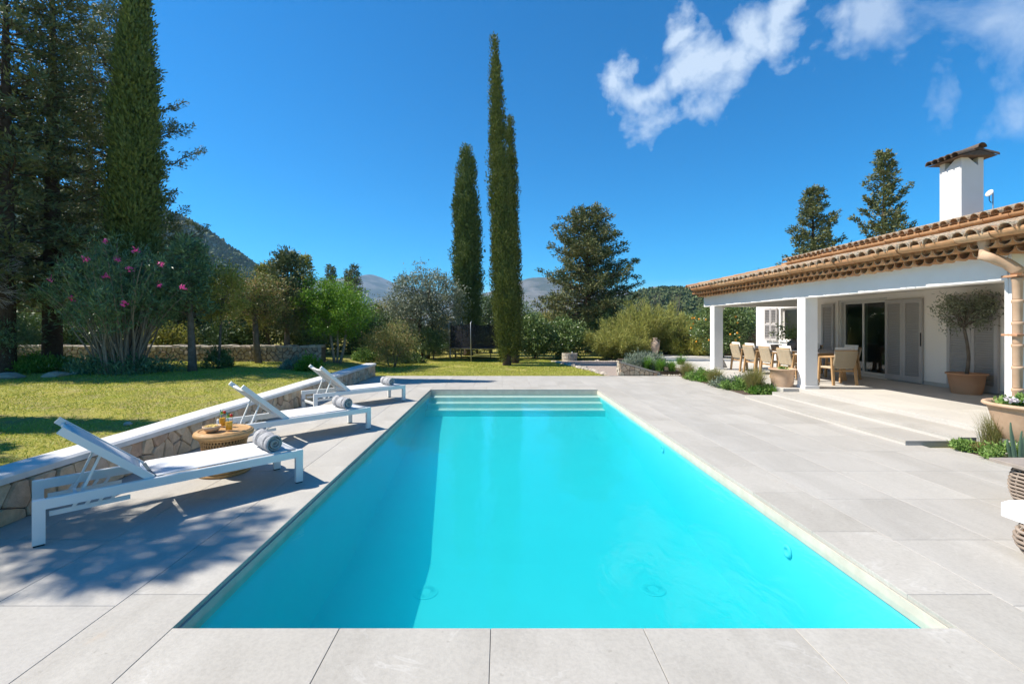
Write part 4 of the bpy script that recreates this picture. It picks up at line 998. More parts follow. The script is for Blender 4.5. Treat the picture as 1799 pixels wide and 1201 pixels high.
tp = thing('terracotta_pot', 'pale terracotta pot with a small succulent beside the near column', 'plant pot', (6.47, 10.45, TZ))
pot_mb(.215, .26, .41, .04).build('pot', 'terracotta_pale', tp, True); MB().lathe([(.001, .35), (.23, .355), (.001, .362)], 20).build('soil', 'soil', tp)
g9 = rng(19); P_ = np.tile([[.03, 0, .35]], (60, 1)) + g9.normal(size=(60, 3)) * [.04, .04, .01]; link('succulent', leaf_mesh('succulent', P_, unit(g9.normal(size=P_.shape) + [0, 0, 1.0]), .13, .045, 'herb', g9), tp)
fp = thing('flower_pot', 'large pale terracotta bowl of white flowers at the right edge', 'plant pot', (6.46, 5.50, TZ))
MB().lathe([(.27, 0), (.285, .02), (.35, .2), (.395, .36), (.41, .40), (.44, .405), (.455, .425), (.445, .45), (.41, .45), (.39, .41), (.38, .36), (.001, .36)], 44, cap=False, wob=.003).build('pot', 'terracotta_pale', fp, True)
MB().lathe([(.001, .375), (.382, .378), (.001, .385)], 24).build('soil', 'soil', fp)
g9 = rng(23); cl = g9.uniform(-.28, .28, (34, 2)); cl = cl[np.hypot(*cl.T) < .30]; P_ = np.concatenate([np.array([c[0], c[1], .40]) + g9.normal(size=(40, 3)) * [.035, .035, .03] + [0, 0, .05] for c in cl]); link('foliage', leaf_mesh('foliage', P_, unit(g9.normal(size=P_.shape) + [0, 0, .7]), .07, .035, 'herb', g9), fp)
for c in [(-.30, -.02), (-.27, .08), (-.24, -.12), (-.18, -.16), (-.1, -.2), (-.33, -.08)]:
    P_ = np.array([c[0], c[1], .50]) + g9.normal(size=(12, 3)) * .012; link('flower', leaf_mesh('flower', P_, unit(g9.normal(size=P_.shape) + [0, 0, .5]), .045, .035, 'whitepetal', g9), fp)
am = thing('amphora', 'tall two-handled clay amphora standing at the terrace corner', 'urn', (gx(1151, 20.6), 20.6, TZ))
s_ = .83 / .88
MB().lathe([(r * s_, z * s_) for r, z in [(.09, 0), (.10, .02), (.13, .12), (.185, .34), (.215, .52), (.20, .63), (.13, .70), (.095, .74), (.09, .82), (.115, .86), (.12, .88), (.09, .88), (.075, .80), (.001, .78)]], 30, cap=False, wob=.006).build('body', 'clay_urn', am, True)
for sg in (-1, 1): MB().tube([(sg * .09 * s_, 0, .76 * s_), (sg * .19 * s_, 0, .77 * s_), (sg * .225 * s_, 0, .70 * s_), (sg * .195 * s_, 0, .60 * s_)], .018, 8).build('handle', 'clay_urn', am, True)
we = thing('stone_well', 'low round stone well head at the end of the gravel', 'well', (gx(1000.5, 20.6), 20.6, -.02))
MB().lathe([(.30, -.1), (.31, .34), (.001, .34)], 24).build('core', 'wallcore', we)
rq = random.Random(3)
for j in range(3):
    n = 10
    for k in range(n):
        a0 = 2 * math.pi * (k + .5 * (j % 2)) / n; mb = MB(); da = 2 * math.pi / n * .46; z0, z1 = j * .12 + .004, j * .12 + .114
        ro, ri = .35 + rq.uniform(-.01, .012), .29
        v = [(rr * math.cos(a0 + t2), rr * math.sin(a0 + t2), z) for z in (z0, z1) for rr in (ri, ro) for t2 in (-da, 0, da)]
        mb.add(v, [(3, 4, 10, 9), (4, 5, 11, 10), (9, 10, 7, 6), (10, 11, 8, 7), (0, 3, 9, 6), (2, 8, 11, 5), (0, 1, 4, 3), (1, 2, 5, 4)]); mb.build('stone', 'rock', we)
MB().lathe([(.02, .34), (.022, .40), (.012, .42), (.001, .42)], 10, .12, 0).build('spout', 'white_metal', we)
# loose rocks edging the gravel and the bed
rr_ = random.Random(8)
def rock(x, y, s, label=None, z=None, flat=.55):
    bm = bmesh.new(); bmesh.ops.create_icosphere(bm, subdivisions=2, radius=1)
    ph = [rr_.uniform(0, 6) for _ in range(6)]
    for v in bm.verts:
        p = v.co; d = 1 + .16 * math.sin(3 * p.x + ph[0]) * math.cos(2.5 * p.y + ph[1]) + .12 * math.sin(4 * p.z + ph[2] + p.x * 2) + .06 * math.sin(7 * p.y + ph[3]); v.co = Vector((p.x * d * s, p.y * d * s * rr_.uniform(.74, .78), p.z * d * s * flat))
    me = bpy.data.meshes.new('edging_rock'); bm.to_mesh(me); bm.free(); me.materials.append(M['rock'])
    o = link('edging_rock', me, None, (x, y, (float(ground_z(x, y)) if z is None else z) + s * flat * .35)); o.rotation_euler = (0, 0, rr_.uniform(0, 6)); return o
path = [(2.35, 20.2), (2.75, 18.5), (3.1, 16.9), (3.3, 15.8), (3.42, 14.9)]
for k in range(30):
    t_ = k / 29 * (len(path) - 1); i = min(int(t_), len(path) - 2); f_ = t_ - i
    x = path[i][0] + (path[i + 1][0] - path[i][0]) * f_; y = path[i][1] + (path[i + 1][1] - path[i][1]) * f_
    tag(rock(x + rr_.uniform(-.07, .07), y + rr_.uniform(-.05, .05), rr_.uniform(.06, .14)), 'small pale rock in the line edging the lawn and the gravel', 'rock', 'rocks edging the gravel')
for k in range(16):
    tag(rock(3.0 + k * .14 + rr_.uniform(-.04, .04), 20.4 + rr_.uniform(-.1, .1), rr_.uniform(.05, .11)), 'small pale rock in the row along the back of the gravel', 'rock', 'rocks behind the gravel')
for k in range(9):
    tag(rock(5.02 + k * .085, 14.46 + rr_.uniform(-.02, .02), rr_.uniform(.04, .075), z=.0), 'pale rock between the planter wall and the flower bed', 'rock', 'rocks ending the planter wall')
for px_, py_, s, lab in ((14, 665, .30, 'flat pale rock at the left edge of the lawn'), (97, 662, .24, 'pale rock in front of the low green ground cover'), (129, 658, .15, 'small pale rock beside the oleander stems'), (225, 746, .07, 'small stone lying on the sunlit lawn')):
    D_ = F * (H0 - .3) / (py_ - PY); tag(rock(gx(px_, D_), D_, s, flat=.4), lab, 'rock', 'rocks on the left lawn')
# trampoline behind the cypresses
tD = 21.6; tm = thing('trampoline', 'trampoline with a black safety net behind the tall cypresses', 'trampoline', (gx(846, tD), tD, -.02))
rT, hT = 1.48, .58
MB().tube([(rT * math.cos(a), rT * math.sin(a), hT) for a in [2 * math.pi * i / 36 for i in range(37)]], .028, 8, False).build('frame', 'steel', tm, True)
MB().lathe([(.001, hT - .03), (rT - .12, hT - .03), (rT - .12, hT - .022), (.001, hT - .022)], 36).build('mat', 'net', tm)
pad = MB().lathe([(rT - .14, hT + .012), (rT + .03, hT + .03), (rT + .04, hT), (rT - .14, hT - .004)], 36, cap=False); pad.build('pad', 'net', tm)
for k in range(6):
    a = k * math.pi / 3 + .25; c_, s2 = math.cos(a), math.sin(a)
    MB().tube([(rT * c_, rT * s2, 0), (rT * c_, rT * s2, hT)], .022, 8).build('leg', 'steel', tm, True)
    MB().tube([(rT * c_ * 1.03, rT * s2 * 1.03, .1), (rT * c_ * 1.05, rT * s2 * 1.05, 1.72), (rT * c_ * .97, rT * s2 * .97, 1.78)], .018, 8).build('net_pole', 'steel', tm, True)
nm = bpy.data.materials.new('net mesh'); nm.use_nodes = True; nt = nm.node_tree; nt.nodes.clear(); out = N(nt, 'OutputMaterial'); t1 = N(nt, 'BsdfTransparent'); p1 = N(nt, 'BsdfDiffuse'); p1.inputs[0].default_value = (.03, .03, .034, 1); mx = N(nt, 'MixShader'); mx.inputs[0].default_value = .66; L(nt, t1.outputs[0], mx.inputs[1]); L(nt, p1.outputs[0], mx.inputs[2]); L(nt, mx.outputs[0], out.inputs[0]); M['netmesh'] = nm
ne = MB(); nS, nR = 72, 6
for j in range(nR + 1):
    for i in range(nS):
        a = 2 * math.pi * i / nS; sag = .07 * abs(math.sin(3 * (a - .25))); ne.v.append(((rT * 1.0 - sag * .8) * math.cos(a), (rT - sag * .8) * math.sin(a), hT + .02 + (1.10 - sag * (j / nR) * 1.6) * j / nR))
ne.f += [(j * nS + i, j * nS + (i + 1) % nS, (j + 1) * nS + (i + 1) % nS, (j + 1) * nS + i) for j in range(nR) for i in range(nS)]
ne.build('safety_net', 'netmesh', tm)
# brown board fence by the citrus tree
bf = thing('board_fence', 'dark brown board fence behind the terrace beside the far column', 'fence', (8.6, 22.0, 0))
for k in range(9): MB().box(0, 4.6, k * .0, .03, .1 + k * .145, .1 + k * .145 + .138, .004).build('board', 'brownfence', bf)
for x in (0, 1.5, 3.0, 4.55): MB().box(x, x + .07, .032, .1, 0, 1.45).build('post', 'brownfence', bf)

# ------------------------------------------------------------------ vegetation builders
def cypress(label, x, y, H, prof, seed, mat='cypress', nclump=700, per=42, lean=(0, 0), trunk_h=.5, s=1.0, group=None, bark='bark_dark', name='cypress_tree'):
    g = rng(seed); z0 = float(ground_z(x, y)) - .03
    e = thing(name, label, 'tree', (x, y, z0), 0, group)
    ts = np.array([p[0] for p in prof]); rs = np.array([p[1] for p in prof])
    tt = np.linspace(0, 1, 200); w = np.interp(tt, ts, rs) + .05; cdf = np.cumsum(w); cdf /= cdf[-1]
    t = np.interp(g.random(nclump), cdf, tt); az = g.random(nclump) * 2 * np.pi
    lump = 1 + .13 * np.sin(3 * az + t * 19 + seed) + .10 * np.sin(5 * az - t * 31) + g.normal(size=nclump) * .11
    r = np.interp(t, ts, rs) * lump * np.where(g.random(nclump) < .8, 1, g.uniform(.4, .9, nclump)) * np.where(g.random(nclump) < .05, g.uniform(1.12, 1.32, nclump), 1)
    cs_ = g.uniform(.10, .24, nclump) * s
    ax = np.stack([lean[0] * t, lean[1] * t], -1)
    Cc = np.stack([ax[:, 0] + r * .88 * np.cos(az), ax[:, 1] + r * .88 * np.sin(az), trunk_h + t * (H - trunk_h)], -1)
    o_ = unit(g.normal(size=(nclump, per, 3))) * (g.random((nclump, per, 1)) ** .22)
    P = Cc[:, None] + o_ * cs_[:, None, None] * np.array([1, 1, 2.3])
    out = np.stack([np.cos(az), np.sin(az), np.zeros(nclump)], -1)[:, None]
    A = unit(o_ * .55 + out * .3 + np.array([0, 0, 1.0]) + g.normal(size=P.shape) * .3); Nn = unit(o_ * [1, 1, .6] + out * .25).reshape(-1, 3)
    P = P.reshape(-1, 3); A = A.reshape(-1, 3); n = len(P)
    top = (P[:, 2] > H); P[top, 2] = H - g.random(top.sum()) * .4
    cr = link('crown', leaf_mesh('crown', P, A, g.uniform(.07, .15, n) * s, g.uniform(.035, .06, n) * s, mat, g, Nn), e)
    core = MB(); pr_ = []
    for k in range(24):
        q = k / 23; pr_.append((max(.01, float(np.interp(q, ts, rs)) * .6), q))
    V_, F_ = [], []
    for rr, q in pr_:
        for k in range(10):
            a = k * .6283; V_.append((lean[0] * q + rr * math.cos(a), lean[1] * q + rr * math.sin(a), trunk_h + .1 + q * (H - trunk_h) * .95))
    for i in range(23):
        for k in range(10): F_.append((i * 10 + k, i * 10 + (k + 1) % 10, (i + 1) * 10 + (k + 1) % 10, (i + 1) * 10 + k))
    core.add(V_, F_); core.build('light_block_core', mat, e, True)  # solid core added inside the foliage to block light through the crown
    MB().tube([(0, 0, -.1), (.03, 0, .25), (lean[0] * .05, lean[1] * .05, trunk_h + .5), (lean[0] * .4, lean[1] * .4, H * .4)], [.26 * s, .19 * s, .15 * s, .07], 10).build('trunk', bark, e, True)
    return e
def conifer(label, x, y, H, Rb, seed, mat='conifer', nb=90, base=.12, spray=.30, per=16, steps=7, lean=(0, 0), group=None, shape=1.0, upturn=.15, leaf=(.16, .05), name='conifer_tree', bark='bark_dark', tr=.2, rad=None, wid=.36, gap=.15, elv=.10):
    g = rng(seed); z0 = float(ground_z(x, y)) - .03
    e = thing(name, label, 'tree', (x, y, z0), 0, group); lim = MB(); PP = []; AA = []
    for i in range(nb):
        t = base + (1 - base) * ((i + g.random()) / nb); az = i * 2.399 + g.normal() * .35
        rr = np.interp(t, *zip(*rad)) if rad else Rb * (1 - t) ** shape
        Lb = (rr + .12) * (g.uniform(.5, 1.0) if g.random() < .7 else g.uniform(.95, 1.2))
        p0 = np.array([lean[0] * t, lean[1] * t, t * H]); d = np.array([math.cos(az), math.sin(az), 0]); pts = []
        el = elv + .55 * t + g.normal() * .14
        for k in range(steps + 1):
            u = k / steps; pts.append(p0 + d * Lb * u * math.cos(el * .6) + np.array([0, 0, Lb * (u * math.tan(el) * .55 - .12 * u + upturn * u * u)]) + g.normal(size=3) * .03 * Lb * (0 < k))
        lim.tube([tuple(p) for p in pts], [max(.006, .035 * (Lb / 2 + .3) * (1 - .85 * k / steps)) for k in range(steps + 1)], 4)
        side = np.array([-d[1], d[0], 0])
        nst = max(3, int(Lb / gap)); sg = 1
        for k in range(nst + 1):
            u = .20 + .80 * (k + g.random() * .6) / nst; last = k == nst; u = min(u, .999); f = u * steps; j = min(int(f), steps - 1); c = pts[j] + (pts[j + 1] - pts[j]) * (f - j)
            sl = (wid * Lb * (1.05 - u) + .10 + .08 * g.random()) * g.uniform(.7, 1.2); sg = -sg; ax = unit(pts[j + 1] - pts[j])
            sdir = ax if last else unit(ax * .75 + side * sg * .8 + np.array([0, 0, g.normal() * .25 + .05]))
            tt_ = g.random(per) ** .8; bend = np.array([0, 0, -.10]) * (tt_ ** 2)[:, None] * sl
            PP.append(c + sdir * (tt_ * sl * 1.15)[:, None] + bend + g.normal(size=(per, 3)) * spray * (.20 + .12 * (1 - tt_))[:, None]); AA.append(unit(sdir + g.normal(size=(per, 3)) * .55 + [0, 0, .1]))
    P = np.concatenate(PP); A = np.concatenate(AA); n = len(P)
    link('crown', leaf_mesh('crown', P, A, g.uniform(.6, 1.25, n) * leaf[0], g.uniform(.7, 1.2, n) * leaf[1], mat, g), e)
    lim.build('limbs', bark, e)
    MB().tube([(0, 0, -.1), (0, 0, .3), (lean[0] * .3, lean[1] * .3, H * .3), (lean[0] * .7, lean[1] * .7, H * .7), (lean[0], lean[1], H)], [tr * 1.25, tr, tr * .8, tr * .4, .015], 10).build('trunk', bark, e, True)
    return e
def broad(label, x, y, ctr, rad, seed, mat, nclump=90, per=110, leaf=(.085, .04), trunks=(((0, 0), .09),), csize=.30, bark='bark', name='tree', cat='tree', group=None, up=.2, shell=.6, flat=1.0, z0=None, lobes=5, droop=0):
    """ctr: crown centre relative to base; rad: radii"""
    g = rng(seed); z0 = (float(ground_z(x, y)) - .03) if z0 is None else z0
    e = thing(name, label, cat, (x, y, z0), 0, group); ctr = np.array(ctr, float); rad = np.array(rad, float)
    d = unit(g.normal(size=(nclump, 3))); rr = np.where(g.random(nclump) < shell, g.uniform(.72, 1.0, nclump), g.uniform(.2, .75, nclump))
    lb = unit(g.normal(size=(lobes, 3))); k_ = 1 + .30 * np.max(np.clip((d @ lb.T - .75) * 4, 0, 1), axis=1) - .14
    Cc = ctr + d * rad * (rr * k_)[:, None]
    lowcut = max(.12, (ctr[2] - rad[2]) * .5); Cc[:, 2] = np.maximum(Cc[:, 2], lowcut)
    sz = csize * g.uniform(.6, 1.25, nclump)
    o_ = g.normal(size=(nclump, per, 3)) * .55
    P = (Cc[:, None] + o_ * sz[:, None, None] * np.array([1, 1, .8 * flat])).reshape(-1, 3)
    A = unit(g.normal(size=(len(P), 3)) * .8 + np.repeat(d, per, 0) * .5 + [0, 0, up - droop] + o_.reshape(-1, 3) * .5)
    P[:, 2] = np.maximum(P[:, 2], .04); n = len(P)
    link('crown', leaf_mesh('crown', P, A, g.uniform(.65, 1.25, n) * leaf[0], g.uniform(.7, 1.2, n) * leaf[1], mat, g, unit(o_.reshape(-1, 3) + np.repeat(d, per, 0) * .4 + [0, 0, .35]), .8), e)
    tr = MB(); tips = []
    for (ox, oy), r0 in trunks:
        b = np.array([ox * .25, oy * .25, -.1]); fork = np.array([ctr[0] * .55 + ox, ctr[1] * .55 + oy, max(.25, ctr[2] - rad[2] * .55)])
        m1_ = (b + fork) / 2 + g.normal(size=3) * .05 * [1, 1, .2]
        tr.tube([tuple(b), tuple(m1_), tuple(fork)], [r0 * 1.15, r0 * .9, r0 * .75], 8); tips.append((fork, r0 * .7))
    tr.build('trunk', bark, e, True)
    lm = MB(); F_ = np.array([t_[0] for t_ in tips])
    for i in range(min(nclump, 46)):
        c = Cc[i]; j = int(np.argmin(((F_ - c) ** 2).sum(1))); f, r0 = tips[j]; m_ = (f + c) / 2 + g.normal(size=3) * .10 * rad.min()
        lm.tube([tuple(f), tuple(m_), tuple(c)], [max(.008, r0 * .45), max(.006, r0 * .28), .004], 4)
    lm.build('limbs', bark, e)
    return e
def blades(x, y, n, h, spread, wd, seed, mat, lean=.5, base=.08, curl=1.0, g=None):
    """n arching blades from one crown -> numpy verts/quads (3 segments each)"""
    g = g or rng(seed); az = g.random(n) * 2 * np.pi; le = g.uniform(.6, 1.1, n) * h; ou = g.uniform(.15, 1, n) * spread
    b = np.stack([x + g.normal(size=n) * base, y + g.normal(size=n) * base, np.zeros(n)], -1); d = np.stack([np.cos(az), np.sin(az), np.zeros(n)], -1); sd_ = np.stack([-np.sin(az), np.cos(az), np.zeros(n)], -1)
    V_ = []
    for k, u in enumerate((0, .35, .7, 1.0)):
        c = b + d * (ou * u ** 1.6)[:, None] + np.array([0, 0, 1]) * (le * (u - .28 * curl * u ** 3 * (ou / max(spread, 1e-6))))[:, None]; w = wd * (1 - u * .92) * .5 * (1.0 if k else .8)
        V_ += [c - sd_ * w, c + sd_ * w]
    V_ = np.stack(V_, 1); idx = np.arange(n)[:, None] * 8
    q = np.concatenate([idx + np.array([[2 * k, 2 * k + 1, 2 * k + 3, 2 * k + 2]]) for k in range(3)], 0)
    return V_.reshape(-1, 3), q
def tuft(label, x, y, z, n, h, spread, wd, seed, mat, name, cat='plant', group=None, base=.05, curl=1.0):
    Vb, qb = blades(0, 0, n, h, spread, wd, seed, mat, base=base, curl=curl)
    o = link(name, np_mesh(name, Vb, qb, mat), None, (x, y, z)); return tag(o, label, cat, group)
def mound(label, x, y, z, rx, ry, h, n, leaf, seed, mat, name='ground_cover', cat='plant', group=None, up=.8):
    g = rng(seed); nc = max(6, n // 60); d = unit(g.normal(size=(nc, 3))); d[:, 2] = np.abs(d[:, 2]); c = d * g.uniform(.55, 1, (nc, 1)) * [rx, ry, h]
    P = np.repeat(c, 60, 0) + g.normal(size=(nc * 60, 3)) * np.array([rx, ry, h]) * .16; P[:, 2] = np.maximum(P[:, 2], .005)
    A = unit(g.normal(size=P.shape) * .8 + np.repeat(d, 60, 0) * .4 + [0, 0, up])
    o = link(name, leaf_mesh(name, P, A, g.uniform(.7, 1.2, len(P)) * leaf[0], leaf[1], mat, g), None, (x, y, z)); return tag(o, label, cat, group)

# ------------------------------------------------------------------ the trees
# the three slim cypresses in the middle
D1 = 18.55
cypress('tallest slim cypress in the middle of the lawn', gx(890, D1), D1, gz(62, D1), [(0, .2), (.06, .34), (.2, .42), (.45, .37), (.65, .29), (.8, .19), (.92, .08), (1, .01)], 1, 'cypress2', 900, 62, (gx(868, D1) - gx(890, D1), 0), .35, .85, 'cypresses in the middle of the garden')
cypress('thin cypress just behind the tallest one, on its right', gx(904, 19.6), 19.6, gz(203, 19.6), [(0, .2), (.1, .28), (.5, .27), (.8, .19), (.95, .07), (1, .01)], 2, 'cypress2', 480, 62, (gx(895, 19.6) - gx(904, 19.6), 0), .4, .85, 'cypresses in the middle of the garden')
cypress('shorter broad cypress left of the tallest one, behind the trampoline', gx(822, 24.5), 24.5, gz(255, 24.5), [(0, .3), (.15, .58), (.45, .64), (.7, .52), (.88, .36), (.96, .22), (1, .05)], 3, 'cypress', 620, 64, (-.1, 0), .6, 1.25, 'cypresses in the middle of the garden')
# left group
cypress('big dark column cypress on the left rising out of the picture', gx(234, 13.5), 13.5, 12.2, [(0, .26), (.12, .46), (.35, .54), (.55, .47), (.75, .33), (.9, .17), (1, .04)], 4, 'cypress', 950, 80, (.10, 0), 1.5, 1.1)
g_l = 'tall conifers on the left'
conifer('tall ragged conifer left of the column cypress', gx(92, 13.4), 13.4, 13.0, 2.0, 11, 'conifer_brown', 125, .14, .27, 22, 7, (0, 0), g_l, .62, .12, (.17, .05), 'conifer_tree', 'bark_dark', .24)
conifer('ragged conifer at the left edge of the picture', gx(10, 12.2), 12.2, 11.8, 2.2, 12, 'conifer', 105, .16, .27, 22, 7, (0, 0), g_l, .6, .12, (.17, .05), 'conifer_tree', 'bark_dark', .22)
conifer('conifer standing behind the column cypress with branches reaching out right', gx(205, 21.0), 21.0, 16.0, 4.5, 13, 'conifer', 105, .2, .30, 24, 8, (0, 0), g_l, .5, .22, (.17, .05), 'conifer_tree', 'bark_dark', .22)
conifer('dense dark conifer filling the gap left of the oleander', gx(50, 25), 25, 14.5, 3.6, 14, 'conifer', 80, .1, .36, 22, 7, (0, 0), g_l, .55, .1, (.18, .06), 'conifer_tree', 'bark_dark', .22)
conifer('dense conifer showing between the ragged one and the column cypress', gx(158, 22), 22, 16.5, 3.2, 24, 'conifer', 85, .1, .34, 22, 7, (0, 0), g_l, .55, .1, (.19, .06), 'conifer_tree', 'bark_dark', .22)
# conifers standing to the left, outside the picture, whose shade falls on lawn and deck
conifer('conifer left of the picture shading the lawn', -15.2, 11.6, 9.0, 1.9, 15, 'conifer', 130, .2, .42, 16, 6, (0, 0), g_l, .6, .12, (.2, .07))
conifer('conifer left of the picture shading the far lawn', -16.5, 13.4, 11, 2.0, 16, 'conifer', 130, .18, .42, 16, 6, (0, 0), g_l, .6, .12, (.2, .07))
cypress('slim cypress left of the picture', -9.6, 6.1, 6.0, [(0, .2), (.3, .34), (.8, .24), (1, .05)], 17, 'cypress', 500, 30, (0, 0), .5, 1.3)
cypress('second slim cypress left of the picture', -9.2, 4.85, 4.6, [(0, .2), (.3, .34), (.8, .24), (1, .05)], 18, 'cypress', 400, 30, (0, 0), .5, 1.3)
conifer('spreading conifer beside the camera shading the deck', -10.2, 3.72, 9.3, 1.15, 19, 'conifer', 34, .66, .3, 18, 6, (0, 0), g_l, .35, .1, (.2, .07))
# big conifer right of the cypresses, and two behind the house
D2 = 27.0
conifer('brown-tinged conifer standing alone right of the cypresses', gx(1033, D2), D2, gz(370, D2), 2.6, 21, 'conifer_brown', 150, .14, .34, 26, 7, (-.05, 0), None, .5, .16, (.16, .065), 'conifer_tree', 'bark_dark', .2, rad=[(0, 2.0), (.25, 2.6), (.5, 2.45), (.68, 2.05), (.82, 1.4), (.93, .85), (1, .4)])
conifer('bushy conifer behind the far end of the house roof', gx(1428, 25), 25, gz(331, 25), 2.5, 22, 'conifer_brown', 85, .2, .28, 30, 6, (0, 0), 'conifers behind the house', .8, .2, (.16, .065), wid=.22, elv=.3)
conifer('spiky conifer behind the house, left of the chimney', gx(1553, 24), 24, gz(268, 24), 3.0, 23, 'conifer_brown', 75, .2, .26, 34, 7, (0, 0), 'conifers behind the house', .95, .25, (.16, .065), wid=.17, elv=.3)
# row of garden trees, left to right
def base_xy(px_, py_, z=.3): D_ = F * (H0 - z) / (py_ - PY); return gx(px_, D_), D_
x, y = base_xy(338, 652); conifer('young conifer with a grey leaning trunk right of the oleander', x, y, 3.6, .8, 31, 'oleander', 46, .42, .26, 16, 5, (-.12, 0), None, .5, .2, (.15, .045), 'young_conifer', 'bark', .11)
x, y = base_xy(382, 649, .28); broad('slender yellow-green young tree with a thin trunk', x, y, (.1, 0, 2.25), (.85, .7, 1.05), 32, 'golden', 90, 80, (.08, .03), (((.05, 0), .04),), .26)
x, y = base_xy(455, 640, .26); broad('small tree with a straight grey trunk and brownish-green crown', x, y, (-.25, 0, 2.3), (1.35, 1.0, .95), 33, 'mixed', 110, 90, (.08, .035), (((0, 0), .11),), .30)
x, y = base_xy(504, 637, .22); conifer('upright dark conifer with a bare lower trunk', x, y, gz(452, y) - .2, 1.35, 34, 'conifer', 90, .28, .28, 18, 6, (.03, 0), None, .75, .22, (.16, .05), 'conifer_tree', 'bark', .12)
x, y = base_xy(470, 630, .2); conifer('light green bushy conifer behind the row of trunks', x, y, gz(470, y) - .2, 1.3, 35, 'golden', 80, .25, .28, 16, 6, (0, 0), None, .8, .2, (.15, .05), 'conifer_tree', 'bark', .1)
x, y = base_xy(592, 642, .12); broad('bright green round-headed tree with forked pale trunks', x, y, (0, 0, 1.95), (1.42, 1.2, 1.22), 36, 'bright', 190, 110, (.085, .035), (((-.28, 0), .055), ((.02, 0), .045), ((.34, .05), .06)), .30, 'bark_pale')
x, y = base_xy(690, 642, .02); broad('rusty green shrub beside the end of the stone wall', x, y, (0, 0, .98), (1.05, .9, .85), 37, 'mixed', 130, 90, (.07, .028), (((-.2, 0), .03), ((0, .1), .03), ((.2, 0), .03)), .26, 'bark', 'shrub', 'shrub')
broad('grey-green olive-like tree left of the trampoline', gx(748, 22), 22, (0, 0, 2.75), (2.05, 1.5, 1.7), 38, 'olive', 200, 90, (.11, .05), (((-.3, 0), .10), ((.35, 0), .09)), .36, 'bark_dark', lobes=9)
broad('dark round clipped shrub left of the trampoline', gx(765, 21.6), 21.2, (0, 0, .85), (.75, .7, .75), 39, 'dark', 110, 90, (.06, .03), (((0, 0), .04),), .24, 'bark', 'shrub', 'shrub')
broad('grey-leaved shrub beside the trampoline net', gx(800, 23.2), 23.2, (0, 0, 1.0), (.8, .7, .95), 40, 'olive', 90, 90, (.07, .03), (((0, 0), .04),), .26, 'bark', 'shrub', 'shrub')
broad('dark glossy shrub right of the tall cypresses', gx(938, 22.2), 22.2, (0, 0, 1.15), (1.05, .9, 1.1), 41, 'glossy', 150, 90, (.11, .06), (((0, 0), .05),), .30, 'bark', 'shrub', 'shrub')
broad('second dark glossy shrub, under the brown-tinged conifer', gx(1000, 22.0), 22.0, (0, 0, 1.0), (.95, .9, .95), 42, 'glossy', 140, 90, (.11, .06), (((0, 0), .05),), .30, 'bark', 'shrub', 'shrub')
broad('tree behind the trampoline and cypresses, olive green', gx(862, 27), 27, (0, 0, 2.2), (1.9, 1.2, 1.6), 43, 'dark', 120, 90, (.1, .05), (((0, 0), .1),), .36)
# feathery tamarisks
def tamarisk(label, x, y, h, spread, n, seed, mat='yellowgreen'):
    g = rng(seed); e = thing('tamarisk_bush', label, 'shrub', (x, y, float(ground_z(x, y)) - .02), 0, 'feathery bushes'); st_ = MB(); PP, AA = [], []
    for k in range(n):
        az = g.random() * 6.283; ou = spread * g.random() ** .6; le = h * g.uniform(.55, 1.05) * (1 - .25 * ou / spread); d = np.array([math.cos(az), math.sin(az), 0]); pts = [d * .08 + [0, 0, 0]]
        for j in range(1, 7):
            u = j / 6; pts.append(d * (.08 + ou * u ** 1.2) + np.array([0, 0, le * (u - .18 * u ** 3 * ou / spread)]) + g.normal(size=3) * .035)
        st_.tube([tuple(p) for p in pts], [.020 * (1 - .8 * j / 6) for j in range(7)], 4)
        for q in range(26):
            u = .3 + .72 * g.random(); f = min(u, .999) * 6; j = int(f); c = pts[j] + (pts[j + 1] - pts[j]) * (f - j); m_ = 14; dd = unit(pts[j + 1] - pts[j] + g.normal(size=3) * .16)
            PP.append(c + g.normal(size=(m_, 3)) * [.10, .10, .12]); AA.append(unit(dd * 1.0 + g.normal(size=(m_, 3)) * .35 + [0, 0, .35]))
    P = np.concatenate(PP); A = np.concatenate(AA); link('crown', leaf_mesh('crown', P, A, g.uniform(.12, .24, len(P)), .022, mat, g), e); st_.build('stems', 'bark', e); return e
for i, (px_, D_, h, sp, lab) in enumerate(((1072, 21.2, 1.7, 1.2, 'low feathery yellow-green bush behind the well head'), (1125, 22.0, 3.2, 1.7, 'tall feathery yellow-green bush behind the amphora'), (1180, 22.2, 2.9, 1.6, 'feathery yellow-green bush right of the amphora'), (1105, 20.9, 1.4, 1.0, 'small feathery bush left of the amphora'))):
    tamarisk(lab, gx(px_, D_), D_ + .4, h, sp, 74, 60 + i)
tamarisk('golden arching shrub in front of the brown fence', gx(1215, 21.4), 21.55, 1.25, 1.0, 44, 66, 'golden')
bt = MB(); gb = random.Random(2)
for k in range(13):
    x0 = gb.uniform(-1.2, 1.2); pts = [(x0 * .4, 0, 0), (x0 * .8, gb.uniform(-.2, .2), 1.8), (x0 + gb.uniform(-.1, .1), gb.uniform(-.2, .2), gb.uniform(2.8, 3.5))]; bt.tube(pts, [.022, .014, .005], 5)
    for q in range(4): zq = gb.uniform(2.0, 3.0); bt.tube([(x0 * .9, 0, zq), (x0 * .9 + gb.uniform(-.25, .25), gb.uniform(-.1, .1), zq + gb.uniform(.3, .6))], [.008, .003], 4)
tag(bt.build('bare_branches', 'bark', None, False, (gx(1160, 24), 24, 0)), 'bare upright twigs rising behind the feathery bushes', 'shrub')
